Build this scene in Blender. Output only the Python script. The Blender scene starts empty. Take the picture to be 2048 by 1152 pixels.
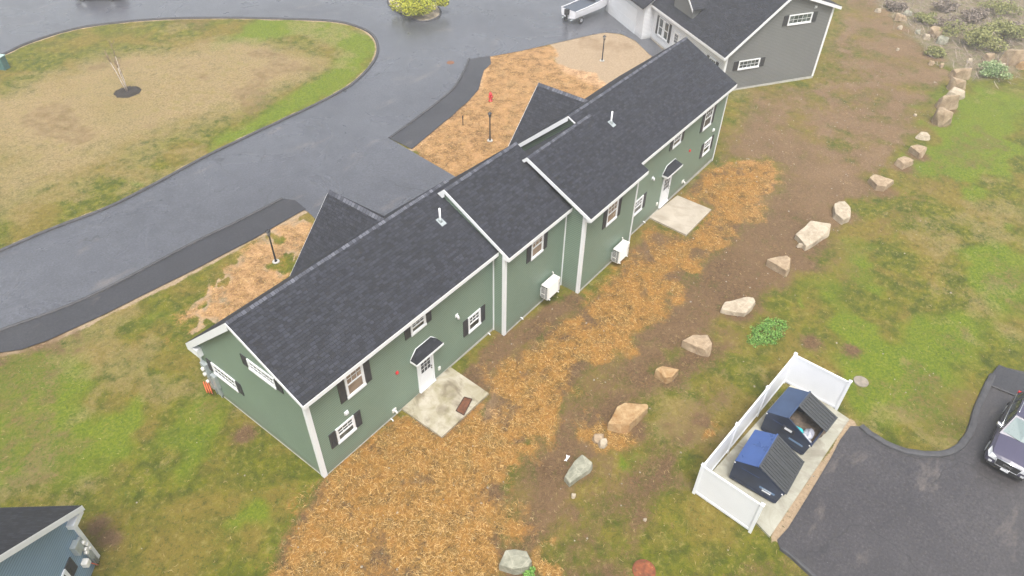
import bpy, bmesh, math, random
import numpy as np
from mathutils import Matrix, Vector, Euler

random.seed(7)
S = bpy.context.scene
COL = S.collection
# ------------------------------------------------------------------ camera
CP = np.array([-8.9443, -16.679, 26.6592]); FPX = 1411.889
PIT, ROL, YAW = 0.8391, 0.0208, -0.9261
M3 = Matrix.Rotation(YAW, 3, 'Z') @ Matrix.Rotation(PIT, 3, 'X') @ Matrix.Rotation(ROL, 3, 'Z')
cam = bpy.data.cameras.new('camera'); camo = bpy.data.objects.new('camera', cam); COL.objects.link(camo)
cam.sensor_width = 36; cam.lens = 36 * FPX / 2048; cam.clip_end = 3000; cam.clip_start = .1
camo.matrix_world = Matrix.Translation(Vector(CP)) @ M3.to_4x4()
S.camera = camo
# ------------------------------------------------------------------ light
w = bpy.data.worlds.new("World"); S.world = w; w.use_nodes = True
nt = w.node_tree
sky = nt.nodes.new('ShaderNodeTexSky'); sky.sky_type = 'NISHITA'; sky.sun_disc = False
SUN_EL, SUN_AZ = math.radians(66), math.radians(230)
sky.sun_elevation = SUN_EL; sky.sun_rotation = SUN_AZ; sky.dust_density = 6; sky.air_density = 1.2; sky.altitude = 50
hs = nt.nodes.new('ShaderNodeHueSaturation'); hs.inputs['Saturation'].default_value = .38
nt.links.new(sky.outputs[0], hs.inputs['Color']); bg = nt.nodes['Background']
nt.links.new(hs.outputs[0], bg.inputs[0]); bg.inputs[1].default_value = .13
sun = bpy.data.lights.new('sun', 'SUN'); sun.energy = 1.5; sun.angle = math.radians(25); sun.color = (1, .96, .9)
suno = bpy.data.objects.new('sun', sun); COL.objects.link(suno)
sd = Vector((math.sin(SUN_AZ) * math.cos(SUN_EL), math.cos(SUN_AZ) * math.cos(SUN_EL), math.sin(SUN_EL)))
suno.rotation_euler = sd.to_track_quat('Z', 'Y').to_euler()
S.view_settings.view_transform = 'Standard'; S.view_settings.look = 'None'
S.view_settings.exposure = 0.97; S.view_settings.gamma = 1
S.render.engine = 'CYCLES'
S.cycles.max_bounces = 6; S.cycles.volume_bounces = 1; S.cycles.transparent_max_bounces = 8

# ------------------------------------------------------------------ site survey helpers
TILT = -0.010                                   # the lot falls gently towards the far end
def gz(x, y=0): return TILT * x
def ray(px, py):
    return np.array(M3 @ Vector(((px - 1024) / FPX, -(py - 576) / FPX, -1)))
def G(px, py, h=0.0):                            # surveyed point of the sloping ground (plus h)
    d = ray(px, py)
    t = (TILT * CP[0] + h - CP[2]) / (d[2] - TILT * d[0])
    p = CP + t * d
    return Vector(p)
def WY(px, py, y0):                              # point of a wall plane y = y0
    d = ray(px, py); return Vector(CP + (y0 - CP[1]) / d[1] * d)
def WX(px, py, x0=0.0):
    d = ray(px, py); return Vector(CP + (x0 - CP[0]) / d[0] * d)
def GL(pts, h=0.0): return [G(x, y, h) for x, y in pts]

# ------------------------------------------------------------------ object helpers
def tag(o, label=None, cat=None, group=None, kind=None):
    if label: o['label'] = label
    if cat: o['category'] = cat
    if group: o['group'] = group
    if kind: o['kind'] = kind
    return o
def empty(name, loc=(0, 0, 0), rz=0.0):
    o = bpy.data.objects.new(name, None); COL.objects.link(o); o.location = loc; o.rotation_euler = (0, 0, rz); o.empty_display_size = .3
    return o
def kids(o): return [c for c in bpy.data.objects if c.parent == o]
def copy_tree(o, parent=None):
    c = o.copy(); COL.objects.link(c); c.parent = parent
    for k in kids(o): copy_tree(k, c)
    return c
class MB:
    def __init__(s): s.v = []; s.f = []; s.uv = {}; s.mi = []; s.sm = []
    def poly(s, pts, uv=None, mi=0, sm=False):
        i = len(s.v); s.v += [tuple(p) for p in pts]; s.f.append(tuple(range(i, i + len(pts))))
        if uv: s.uv[len(s.f) - 1] = uv
        s.mi.append(mi); s.sm.append(sm)
    def hexa(s, p, mi=0, sm=False):              # p: 8 corners, 0-3 bottom ccw, 4-7 top ccw
        i = len(s.v); s.v += [tuple(q) for q in p]
        for f in ((3, 2, 1, 0), (4, 5, 6, 7), (0, 1, 5, 4), (1, 2, 6, 5), (2, 3, 7, 6), (3, 0, 4, 7)):
            s.f.append(tuple(i + k for k in f)); s.mi.append(mi); s.sm.append(sm)
    def box(s, x0, x1, y0, y1, z0, z1, mi=0):
        s.hexa([(x0, y0, z0), (x1, y0, z0), (x1, y1, z0), (x0, y1, z0), (x0, y0, z1), (x1, y0, z1), (x1, y1, z1), (x0, y1, z1)], mi)
    def fbox(s, F, u0, u1, z0, z1, n0, n1, mi=0):  # F=(origin,u,n): box on a wall
        o, u, n = F
        q = lambda a, b, c: o + u * a + n * c + Vector((0, 0, b))
        s.hexa([q(u0, z0, n1), q(u1, z0, n1), q(u1, z0, n0), q(u0, z0, n0), q(u0, z1, n1), q(u1, z1, n1), q(u1, z1, n0), q(u0, z1, n0)], mi)
    def tube(s, pts, r, n=8, mi=0, caps=True, sm=True):
        pts = [Vector(p) for p in pts]; rr = r if isinstance(r, (list, tuple)) else [r] * len(pts)
        rings = []
        for k, p in enumerate(pts):
            d = (pts[min(k + 1, len(pts) - 1)] - pts[max(k - 1, 0)]).normalized()
            a = d.orthogonal().normalized() if k == 0 else (a - d * a.dot(d)).normalized()
            b = d.cross(a); i = len(s.v)
            s.v += [tuple(p + (a * math.cos(t) + b * math.sin(t)) * rr[k]) for t in [2 * math.pi * j / n for j in range(n)]]
            rings.append(i)
        for k in range(len(rings) - 1):
            for j in range(n):
                s.f.append((rings[k] + j, rings[k] + (j + 1) % n, rings[k + 1] + (j + 1) % n, rings[k + 1] + j)); s.mi.append(mi); s.sm.append(sm)
        if caps:
            s.f.append(tuple(rings[0] + j for j in reversed(range(n)))); s.mi.append(mi); s.sm.append(False)
            s.f.append(tuple(rings[-1] + j for j in range(n))); s.mi.append(mi); s.sm.append(False)
    def lathe(s, c, prof, n=16, mi=0, ax='z', sm=True):   # prof: (r, h) along axis
        c = Vector(c); rings = []
        for r, h in prof:
            i = len(s.v); rings.append(i)
            for j in range(n):
                t = 2 * math.pi * j / n; a, b = r * math.cos(t), r * math.sin(t)
                q = {'z': (a, b, h), 'y': (a, h, b), 'x': (h, a, b)}[ax]
                s.v.append(tuple(c + Vector(q)))
        for k in range(len(rings) - 1):
            for j in range(n):
                s.f.append((rings[k] + j, rings[k] + (j + 1) % n, rings[k + 1] + (j + 1) % n, rings[k + 1] + j)); s.mi.append(mi); s.sm.append(sm)
        s.f.append(tuple(rings[0] + j for j in reversed(range(n)))); s.mi.append(mi); s.sm.append(False)
        s.f.append(tuple(rings[-1] + j for j in range(n))); s.mi.append(mi); s.sm.append(False)
    def build(s, name, mats, parent=None, bevel=0, fix=True):
        me = bpy.data.meshes.new(name); me.from_pydata(s.v, [], s.f)
        if not isinstance(mats, (list, tuple)): mats = [mats]
        for m in mats: me.materials.append(m)
        me.polygons.foreach_set('material_index', s.mi); me.polygons.foreach_set('use_smooth', s.sm)
        if s.uv:
            l = me.uv_layers.new(name='UVMap')
            for fi, uv in s.uv.items():
                for li, c in zip(me.polygons[fi].loop_indices, uv): l.data[li].uv = c
        if fix:
            b = bmesh.new(); b.from_mesh(me); bmesh.ops.recalc_face_normals(b, faces=b.faces); b.to_mesh(me); b.free()
        o = bpy.data.objects.new(name, me); COL.objects.link(o); o.parent = parent
        if bevel:
            m = o.modifiers.new('bevel', 'BEVEL'); m.width = bevel; m.segments = 2; m.limit_method = 'ANGLE'
        return o

# ------------------------------------------------------------------ materials
class NM:
    def __init__(s, name, rough=.6, spec=.5, metal=0):
        s.m = bpy.data.materials.new(name); s.m.use_nodes = True; s.t = s.m.node_tree; s.b = s.t.nodes['Principled BSDF']
        s.b.inputs['Roughness'].default_value = rough; s.b.inputs['Specular IOR Level'].default_value = spec; s.b.inputs['Metallic'].default_value = metal
        s.co = None
    def n(s, t, **k):
        x = s.t.nodes.new(t)
        for a, v in k.items(): setattr(x, a, v)
        return x
    def l(s, a, b): s.t.links.new(a, b)
    def coord(s, kind='Object', scale=(1, 1, 1), rot=(0, 0, 0)):
        c = s.n('ShaderNodeTexCoord'); mp = s.n('ShaderNodeMapping'); mp.inputs['Scale'].default_value = scale; mp.inputs['Rotation'].default_value = rot
        s.l(c.outputs[kind], mp.inputs[0]); return mp.outputs[0]
    def noise(s, co, scale, detail=4, rough=.55, dist=0):
        x = s.n('ShaderNodeTexNoise'); s.l(co, x.inputs['Vector']); x.inputs['Scale'].default_value = scale
        x.inputs['Detail'].default_value = detail; x.inputs['Roughness'].default_value = rough; x.inputs['Distortion'].default_value = dist
        return x.outputs['Fac']
    def ramp(s, f, a, b, ca=(0, 0, 0, 1), cb=(1, 1, 1, 1), ease=False):
        r = s.n('ShaderNodeMapRange'); r.interpolation_type = 'SMOOTHSTEP' if ease else 'LINEAR'
        s.l(f, r.inputs[0]); r.inputs[1].default_value = a; r.inputs[2].default_value = b
        return r.outputs[0]
    def mix(s, f, a, b, mode='MIX'):
        x = s.n('ShaderNodeMix'); x.data_type = 'RGBA'; x.blend_type = mode
        for sock, v in ((x.inputs[0], f), (x.inputs[6], a), (x.inputs[7], b)):
            if isinstance(v, (int, float)): sock.default_value = v
            elif isinstance(v, tuple): sock.default_value = v if len(v) == 4 else (*v, 1)
            else: s.l(v, sock)
        return x.outputs[2]
    def math(s, op, a, b=0.0, clamp=False):
        x = s.n('ShaderNodeMath'); x.operation = op; x.use_clamp = clamp
        for sock, v in ((x.inputs[0], a), (x.inputs[1], b)):
            if isinstance(v, (int, float)): sock.default_value = v
            else: s.l(v, sock)
        return x.outputs[0]
    def color(s, c):
        if isinstance(c, tuple): s.b.inputs['Base Color'].default_value = c if len(c) == 4 else (*c, 1)
        else: s.l(c, s.b.inputs['Base Color'])
    def bump(s, h, strength=.3, dist=.02):
        x = s.n('ShaderNodeBump'); x.inputs['Strength'].default_value = strength; x.inputs['Distance'].default_value = dist
        s.l(h, x.inputs['Height']); s.l(x.outputs[0], s.b.inputs['Normal'])
    def rough(s, f, a, b):
        r = s.n('ShaderNodeMapRange'); s.l(f, r.inputs[0]); r.inputs[1].default_value = .3; r.inputs[2].default_value = .7
        r.inputs[3].default_value = a; r.inputs[4].default_value = b; s.l(r.outputs[0], s.b.inputs['Roughness'])
def plain(name, c, rough=.5, metal=0, var=.12, scale=8, spec=.5, bump=0):
    m = NM(name, rough, spec, metal); co = m.coord(); f = m.noise(co, scale, 5)
    d = tuple(x * (1 - var) for x in c); e = tuple(min(1, x * (1 + var)) for x in c)
    m.color(m.mix(m.ramp(f, .3, .7), d, e)); m.rough(f, rough * .85, min(1, rough * 1.15))
    if bump: m.bump(m.noise(co, scale * 6, 4), bump, .01)
    return m.m
def siding(name, c, lap=.125):
    m = NM(name, .45, .4); co = m.coord()
    sp = m.n('ShaderNodeSeparateXYZ'); m.l(co, sp.inputs[0])
    f = m.math('FRACT', m.math('DIVIDE', sp.outputs[2], lap))
    line = m.math('GREATER_THAN', f, .80)
    big = m.noise(co, .35, 4); fine = m.noise(m.coord(scale=(.6, .6, 9)), 3, 3)
    base = m.mix(m.ramp(big, .3, .7), tuple(x * .93 for x in c), tuple(x * 1.07 for x in c))
    base = m.mix(m.math('MULTIPLY', m.ramp(fine, .35, .7), .12), base, tuple(x * .75 for x in c))
    # rain splash and soil picked up by the lowest courses
    lo = m.math('MULTIPLY', m.ramp(m.math('ADD', sp.outputs[2], m.math('MULTIPLY', big, .5)), .75, .15), .5)
    base = m.mix(lo, base, (.17, .16, .12))
    m.color(m.mix(m.math('MULTIPLY', line, .8), base, tuple(x * .35 for x in c)))
    m.bump(m.math('MULTIPLY', f, -1), .6, .018); return m.m
def shingle(name, c=(.0145, .016, .0215), hi=(.13, .135, .16)):
    m = NM(name, .85, .2); co = m.coord('UV')
    br = m.n('ShaderNodeTexBrick'); m.l(co, br.inputs['Vector']); br.inputs['Scale'].default_value = 1
    br.inputs['Brick Width'].default_value = .27; br.inputs['Row Height'].default_value = .15; br.inputs['Mortar Size'].default_value = .011
    br.offset = .37; br.offset_frequency = 3; br.squash = .75; br.squash_frequency = 2; br.inputs['Bias'].default_value = -.1; br.inputs['Mortar Smooth'].default_value = .3
    br.inputs['Color1'].default_value = (*[x * .5 for x in c], 1); br.inputs['Color2'].default_value = (*[x * 1.95 for x in c], 1)
    br.inputs['Mortar'].default_value = (*[x * .4 for x in c], 1)
    br2 = m.n('ShaderNodeTexBrick'); m.l(co, br2.inputs['Vector']); br2.inputs['Scale'].default_value = 1
    br2.inputs['Brick Width'].default_value = .81; br2.inputs['Row Height'].default_value = .15; br2.offset = .6; br2.offset_frequency = 2
    br2.inputs['Color1'].default_value = (.78, .78, .81, 1); br2.inputs['Color2'].default_value = (1.2, 1.19, 1.19, 1); br2.inputs['Mortar Size'].default_value = 0
    k = m.mix(1.0, br.outputs[0], br2.outputs[0], 'MULTIPLY')
    big = m.noise(co, .22, 3); k = m.mix(m.math('MULTIPLY', m.ramp(big, .35, .7), .15), k, tuple(x * 1.5 for x in c))
    # scuffed granules: short pale marks that follow the courses
    sc = m.noise(m.coord('UV', (1.1, 6.6, 1)), 1.0, 5, .7); sc2 = m.noise(co, .45, 2)
    mask = m.math('MULTIPLY', m.ramp(sc, .66, .72), m.ramp(sc2, .52, .62))
    k = m.mix(m.math('MULTIPLY', mask, .5), k, hi)
    gr = m.noise(co, 60, 2); k = m.mix(m.math('MULTIPLY', gr, .25), k, hi)
    m.color(k); m.rough(big, .6, .85)
    m.bump(m.math('ADD', m.math('MULTIPLY', br.outputs['Fac'], -1), m.math('MULTIPLY', gr, .2)), .7, .02); return m.m
def ridgecap():
    m = NM('ridge_cap_shingle', .75, .4); co = m.coord('UV')
    br = m.n('ShaderNodeTexBrick'); m.l(co, br.inputs['Vector']); br.inputs['Scale'].default_value = 1
    br.inputs['Brick Width'].default_value = .2; br.inputs['Row Height'].default_value = 5; br.inputs['Mortar Size'].default_value = .012
    br.inputs['Color1'].default_value = (.045, .048, .062, 1); br.inputs['Color2'].default_value = (.14, .147, .175, 1); br.inputs['Mortar'].default_value = (.03, .03, .04, 1)
    m.color(br.outputs[0]); m.bump(br.outputs['Fac'], .6, -.02); return m.m
def asphalt(name, a, b, wet=.5, coat=0):
    m = NM(name, .5, .6); m.b.inputs['Coat Weight'].default_value = coat; m.b.inputs['Coat Roughness'].default_value = .3; co = m.coord(); big = m.noise(co, .09, 5, .6, .6); mid = m.noise(co, .8, 6, .65); fine = m.noise(co, 40, 3, .7); gr2 = m.noise(co, 9, 4, .75)
    k = m.mix(m.ramp(big, .35, .68), a, b); k = m.mix(m.math('MULTIPLY', m.ramp(mid, .4, .75), .35), k, tuple(x * 1.5 for x in b))
    k = m.mix(m.math('MULTIPLY', fine, .5), k, tuple(x * .55 for x in a))
    k = m.mix(m.math('MULTIPLY', m.ramp(gr2, .30, .46), -1) if False else m.ramp(gr2, .52, .34), k, tuple(x * .62 for x in a)); k = m.mix(m.math('MULTIPLY', m.ramp(gr2, .56, .72), .6), k, tuple(x * 1.7 for x in b))
    crk = m.n('ShaderNodeTexVoronoi', feature='DISTANCE_TO_EDGE'); dco = m.n('ShaderNodeVectorMath', operation='ADD'); m.l(co, dco.inputs[0]); dn = m.n('ShaderNodeTexNoise'); m.l(co, dn.inputs[0]); dn.inputs['Scale'].default_value = 1.2; m.l(dn.outputs['Color'], dco.inputs[1]); m.l(dco.outputs[0], crk.inputs['Vector']); crk.inputs['Scale'].default_value = .16
    cm = m.math('MULTIPLY', m.ramp(crk.outputs[0], .006, .001), m.ramp(m.noise(co, .12, 3), .48, .6)); k = m.mix(m.math('MULTIPLY', cm, .7), k, (.012, .012, .013))
    spk = m.noise(co, 30, 1, .5); k = m.mix(m.math('MULTIPLY', m.ramp(spk, .74, .80), .5), k, (.3, .29, .28))
    # pale sand washed into films along the surface
    sand = m.noise(m.coord(scale=(.35, 1, 1), rot=(0, 0, .5)), .5, 6, .65, .5); k = m.mix(m.math('MULTIPLY', m.ramp(sand, .60, .74), .45), k, (.24, .20, .165))
    m.color(k); m.rough(m.noise(co, .16, 4, .6, 1.0), .55 - wet * .32, .72 - wet * .3)
    m.bump(m.math('ADD', fine, m.math('MULTIPLY', mid, .5)), .35, .012); return m.m
def concrete(name, a, b, stain, amt=.5):
    m = NM(name, .6, .4); co = m.coord(); f = m.noise(co, 1.1, 6, .62, .8); g = m.noise(co, 30, 3)
    k = m.mix(m.ramp(f, .35, .66), a, b); s2 = m.noise(m.coord(scale=(1, .6, 1)), .9, 5, .6, 1.5)
    k = m.mix(m.math('MULTIPLY', m.ramp(s2, .5, .66, ), amt), k, stain); k = m.mix(m.math('MULTIPLY', g, .25), k, tuple(x * .7 for x in a))
    m.color(k); m.rough(f, .3, .75); m.bump(g, .2, .006); return m.m
WHITE = plain('white_vinyl_trim', (.76, .775, .79), .4, var=.03, scale=2)
WHITEW = siding('white_siding', (.72, .735, .76))
GREEN = siding('sage_green_siding', (.182, .252, .192))
GREEND = siding('grey_siding', (.175, .18, .175))
BLUE = siding('slate_blue_siding', (.20, .30, .40))
ROOF = shingle('charcoal_shingles')
CAPM = ridgecap()
SHUT = plain('black_shutter', (.035, .036, .04), .5, var=.2)
def glassm():
    m = NM('window_glass', .08, .8); co = m.coord(); f = m.noise(co, 1.5, 2)
    m.color(m.mix(m.ramp(f, .35, .65), (.02, .028, .028), (.10, .12, .115))); return m.m
GLASS = glassm()
BLIND = plain('blind_behind_glass', (.26, .20, .15), .25, var=.3, scale=2, spec=.7)
FOUND = plain('foundation_concrete', (.42, .41, .38), .8, var=.15, scale=4, bump=.3)
BLACK = plain('black_metal', (.02, .02, .022), .45, var=.2)
GREYM = plain('grey_metal', (.36, .40, .41), .45, .2, var=.1)
RED = plain('red_paint', (.55, .025, .03), .4, var=.1)
ORANGE = plain('orange_hose', (.62, .13, .05), .5)
BRASS = plain('door_hardware', (.12, .11, .1), .3, .8)
ACW = plain('ivory_enamel', (.72, .71, .67), .4, var=.04)
DARKG = plain('dark_grille', (.03, .035, .045), .5)
KERB = plain('kerb_asphalt', (.055, .055, .06), .7, var=.35, scale=3, bump=.5)
ASPH = asphalt('wet_road_asphalt', (.058, .061, .073), (.105, .110, .128), 1.05, .7)
ASPHN = asphalt('new_walk_asphalt', (.022, .022, .027), (.040, .040, .046), .7, .3)
ASPHP = asphalt('parking_asphalt', (.034, .031, .035), (.064, .058, .059), .6, .35)

# ------------------------------------------------------------------ house builder
def roof_unit(root, x0, x1, re, rd, fe, rakes=(1, 1), rsh=.12, fsh=.34, eave_h=.15, mats=None, rakex=.0, front_ret=True, cap_to=None, x0f=None):
    """two-slope roof; re/rd/fe = (y,z) of rear eave, ridge, front eave; x0f: where the front slope starts"""
    if x0f is None: x0f = x0
    T = .10; r = MB()
    Ls = lambda a, b: math.hypot(b[0] - a[0], b[1] - a[1])
    for (a, b, xa) in ((re, rd, x0), (fe, rd, x0f)):
        L = Ls(a, b); uv = [(xa, 0), (x1, 0), (x1, L), (xa, L)]
        off = 0 if a is re else 31.3
        P = lambda x, p, d=0: Vector((x, p[0], p[1] - d))
        r.poly([P(xa, a), P(x1, a), P(x1, b), P(xa, b)], [(u, v + off) for u, v in uv])
        r.poly([P(xa, a, T), P(x1, a, T), P(x1, b, T), P(xa, b, T)], uv)
        for q in ([P(xa, a), P(xa, b), P(xa, b, T), P(xa, a, T)], [P(x1, a), P(x1, b), P(x1, b, T), P(x1, a, T)], [P(xa, a), P(x1, a), P(x1, a, T), P(xa, a, T)]):
            r.poly(q, [(0, 0), (1, 0), (1, .1), (0, .1)])
    ro = r.build('roof', ROOF, root)
    c = MB(); hw = .15
    p1 = (rd[1] - re[1]) / (rd[0] - re[0]); p2 = (rd[1] - fe[1]) / (fe[0] - rd[0]); up = .025
    n = int((x1 - x0f) / .2)
    for i in range(n):
        xa = x0f + (x1 - x0f) * i / n; xb = x0f + (x1 - x0f) * (i + 1.06) / n; h0, h1 = up + .012, up - .004
        jit = random.uniform(-.012, .012); w = hw + jit
        for sgn, pp in ((-1, p1), (1, p2)):
            q = [(xa, rd[0], rd[1] + h0), (xb, rd[0], rd[1] + h1), (xb, rd[0] + sgn * w, rd[1] - pp * w + h1), (xa, rd[0] + sgn * w, rd[1] - pp * w + h0)]
            u = i * .2; c.poly(q, [(u + .01, 0), (u + .19, 0), (u + .19, .3), (u + .01, .3)])
            q2 = [q[0], q[3], (xa, q[3][1], q[3][2] - up - .012), (xa, q[0][1], q[0][2] - up - .012)]
            c.poly(q2, [(u, 0)] * 4)
    c.build('ridge_cap', CAPM, root)
    f = MB()                                   # fascia and rake boards
    f.box(x0, x1, re[0] - .022, re[0] + .012, re[1] - T - eave_h, re[1] - .035)
    f.box(x0f, x1, fe[0] - .012, fe[0] + .022, fe[1] - T - eave_h, fe[1] - .035)
    f.box(x0 + .02, x1 - .02, re[0] + .013, re[0] + .34, re[1] - T - .04, re[1] - T - .02)
    def rake(a, b, xo, h, sgn):
        xa, xb = (xo - .025, xo + .006) if sgn < 0 else (xo - .006, xo + .025)
        q = []
        for z0, z1 in ((-T - h, -.02),):
            pa, pb = a, b
            q = [(xa, pa[0], pa[1] + z0), (xb, pa[0], pa[1] + z0), (xb, pb[0], pb[1] + z0), (xa, pb[0], pb[1] + z0),
                 (xa, pa[0], pa[1] + z1), (xb, pa[0], pa[1] + z1), (xb, pb[0], pb[1] + z1), (xa, pb[0], pb[1] + z1)]
        f.hexa(q)
        st = xo + (.013 if sgn < 0 else -.013); en = xo + (.21 if sgn < 0 else -.21)
        q = [(st, a[0], a[1] - T - .03), (en, a[0], a[1] - T - .03), (en, b[0], b[1] - T - .03), (st, b[0], b[1] - T - .03)]
        f.hexa(q + [(x, y, z + .022) for x, y, z in q])
    if rakes[0]: rake(re, rd, x0, rsh, -1); rake(rd, fe, x0f, fsh, -1)
    if rakes[1]: rake(re, rd, x1, rsh, 1); rake(rd, fe, x1, fsh, 1)
    f.build('fascia', WHITE, root)
    return ro
def wall_unit(mb, x0, x1, ry, rzv, rd, fy, fzv, drop=-.6, ze=None):
    """closed shell: rear wall at y=ry up to rzv, front at fy up to fzv, gable up to rd"""
    prof = [(ry, drop), (fy, drop), (fy, fzv), rd, (ry, rzv)]
    a = [(x0, y, z) for y, z in prof]; b = [(x1, y, z) for y, z in prof]
    mb.poly(a); mb.poly(b)
    for i in range(5):
        j = (i + 1) % 5; mb.poly([a[i], a[j], b[j], b[i]])
def FR(o, side):
    o = Vector(o)
    return {'rear': (o, Vector((1, 0, 0)), Vector((0, -1, 0))), 'x0': (o, Vector((0, -1, 0)), Vector((-1, 0, 0))),
            'x1': (o, Vector((0, 1, 0)), Vector((1, 0, 0))), 'front': (o, Vector((-1, 0, 0)), Vector((0, 1, 0)))}[side]
def window(root, F, u0, u1, z0, z1, shut=(1, 1), grid=(3, 2), double=True, pane=None, sw=.34):
    t = .085; m = MB()
    m.fbox(F, u0, u0 + t, z0, z1, 0, .055); m.fbox(F, u1 - t, u1, z0, z1, 0, .055)
    m.fbox(F, u0 + t, u1 - t, z1 - t, z1, 0, .055); m.fbox(F, u0 - .02, u1 + .02, z0 - .05, z0 + t * .7, 0, .075)
    a0, a1, b0, b1 = u0 + t, u1 - t, z0 + t * .7, z1 - t
    mid = (b0 + b1) / 2 if double else b0
    if double: m.fbox(F, a0, a1, mid - .03, mid + .03, .003, .045)
    for i in range(1, grid[0]):
        u = a0 + (a1 - a0) * i / grid[0]; m.fbox(F, u - .009, u + .009, mid + .03 if double else b0, b1, .006, .03)
    for i in range(1, grid[1]):
        z = mid + (b1 - mid) * i / grid[1]; m.fbox(F, a0, a1, z - .009, z + .009, .008, .033)
    m.fbox(F, a0, a0 + .035, b0, b1, .004, .038); m.fbox(F, a1 - .035, a1, b0, b1, .004, .038); m.fbox(F, a0 + .035, a1 - .035, b0, b0 + .045, .004, .038)
    wo = m.build('window', WHITE, root)
    g = MB(); g.fbox(F, a0 + .01, a1 - .01, mid, b1 - .01, -.01, .014); 
    if double: g.fbox(F, a0 + .01, a1 - .01, b0 + .01, mid - .001, -.01, .012)
    g.build('pane', pane or GLASS, wo)
    for s_, k in zip((0, 1), shut):
        if not k: continue
        q = MB(); a = u0 - .03 - sw if s_ == 0 else u1 + .03; b = a + sw
        q.fbox(F, a, b, z0 - .02, z1 + .01, .002, .028)
        q.fbox(F, a, a + .05, z0 - .02, z1 + .01, .0285, .045); q.fbox(F, b - .05, b, z0 - .02, z1 + .01, .0285, .045)
        for zz in (z0 - .02, (z0 + z1) / 2 - .03, z1 - .05): q.fbox(F, a + .05, b - .05, zz, zz + .06, .0285, .044)
        zz = z0 + .06
        while zz < z1 - .08: q.fbox(F, a + .05, b - .05, zz, zz + .022, .0285, .036); zz += .05
        q.build('shutter', SHUT, wo)
    return wo
def door(root, F, u0, u1, z0, z1):
    m = MB(); t = .1
    m.fbox(F, u0, u0 + t, z0, z1, 0, .06); m.fbox(F, u1 - t, u1, z0, z1, 0, .06); m.fbox(F, u0 + t, u1 - t, z1 - t, z1, 0, .06); m.fbox(F, u0, u1, z0 - .08, z0, 0, .12)
    fr = m.build('door_frame', WHITE, root)
    d = MB(); a, b = u0 + t + .01, u1 - t - .01; d.fbox(F, a, b, z0 + .01, z1 - t - .01, 0, .03)
    zm = z0 + (z1 - z0) * .52; h = z1 - t - .12
    for (p, q, r, s_) in ((a + .1, b - .1, zm - .05, zm), (a + .1, b - .1, h, h + .04), (a + .08, a + .12, zm, h), (b - .12, b - .08, zm, h)): d.fbox(F, p, q, r, s_, .0305, .05)
    for i in (1, 2): u = a + .12 + (b - a - .24) * i / 3; d.fbox(F, u - .012, u + .012, zm, h, .0305, .048)
    for i in (1, 2): z = zm + (h - zm) * i / 3; d.fbox(F, a + .12, b - .12, z - .012, z + .012, .0305, .047)
    for (p, q) in ((a + .1, (a + b) / 2 - .04), ((a + b) / 2 + .04, b - .1)): d.fbox(F, p, q, z0 + .18, zm - .2, .0305, .042)
    do = d.build('door', WHITE, root)
    g = MB(); g.fbox(F, a + .12, b - .12, zm, h, .031, .038); g.build('pane', DARKG, do)
    o, u, n = F
    for z, nm in ((z0 + 1.0, 'handle'), (z0 + 1.15, 'lock')):
        k = MB(); p = o + u * (b - .08) + Vector((0, 0, z)); k.tube([p + n * .03, p + n * .09], [.03, .035], 10); k.build(nm, BRASS, do)
def hood(root, F, u0, u1, z0, z1, dep=.62):
    o, u, n = F; q = lambda a, b, c: o + u * a + n * c + Vector((0, 0, b)); m = MB(); i = (u1 - u0) * .22; L = math.hypot(dep, z1 - z0)
    A, B, C, D = q(u0, z0, dep), q(u1, z0, dep), q(u1 - i, z1, 0), q(u0 + i, z1, 0); E, H = q(u0 - .0, z0 + .02, 0), q(u1, z0 + .02, 0)
    m.poly([A, B, C, D], [(0, 0), (u1 - u0, 0), (u1 - u0 - i, L), (i, L)]); m.poly([A, D, E], [(0, 0), (i, L), (-.5, 0)]); m.poly([B, H, C], [(0, 0), (.5, 0), (0, L)]); m.poly([A, B, H, E], [(0, 0), (1, 0), (1, 1), (0, 1)])
    ho = m.build('door_hood', ROOF, root)
    t = MB(); t.fbox(F, u0 - .01, u1 + .01, z0 - .12, z0 - .005, dep - .03, dep + .02); t.fbox(F, u0 - .01, u0 + .03, z0 - .12, z0 - .005, 0, dep - .031); t.fbox(F, u1 - .03, u1 + .01, z0 - .12, z0 - .005, 0, dep - .031)
    t.fbox(F, u0 + .031, u1 - .031, z0 - .05, z0 - .02, .0, dep - .031)
    for a, b in ((A, D), (D, C), (C, B)):   # white flashing line where the hood meets the wall
        if a is A: a = E
        if b is B: b = H
        t.tube([a + n * .02 + Vector((0, 0, .03)), b + n * .02 + Vector((0, 0, .03))], .022, 6)
    t.build('trim', WHITE, ho)
def corner(root, x, y, z0, z1, sx, sy, w=.15, m=None):
    """corner board wrapping the outside corner at (x,y); sx,sy outward signs"""
    b = MB(); t = .03
    b.box(*sorted((x + sx * t, x - sx * w)), *sorted((y + sy * t, y)), z0, z1)
    b.box(*sorted((x + sx * t, x)), *sorted((y - sy * .0005, y - sy * w)), z0, z1)
    b.build('corner_trim', WHITE, root)
def inner(root, x, y, z0, z1, sx, w=.05):
    b = MB(); b.box(*sorted((x, x + sx * w)), y - w, y, z0, z1); b.build('corner_trim', WHITE, root)
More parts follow.
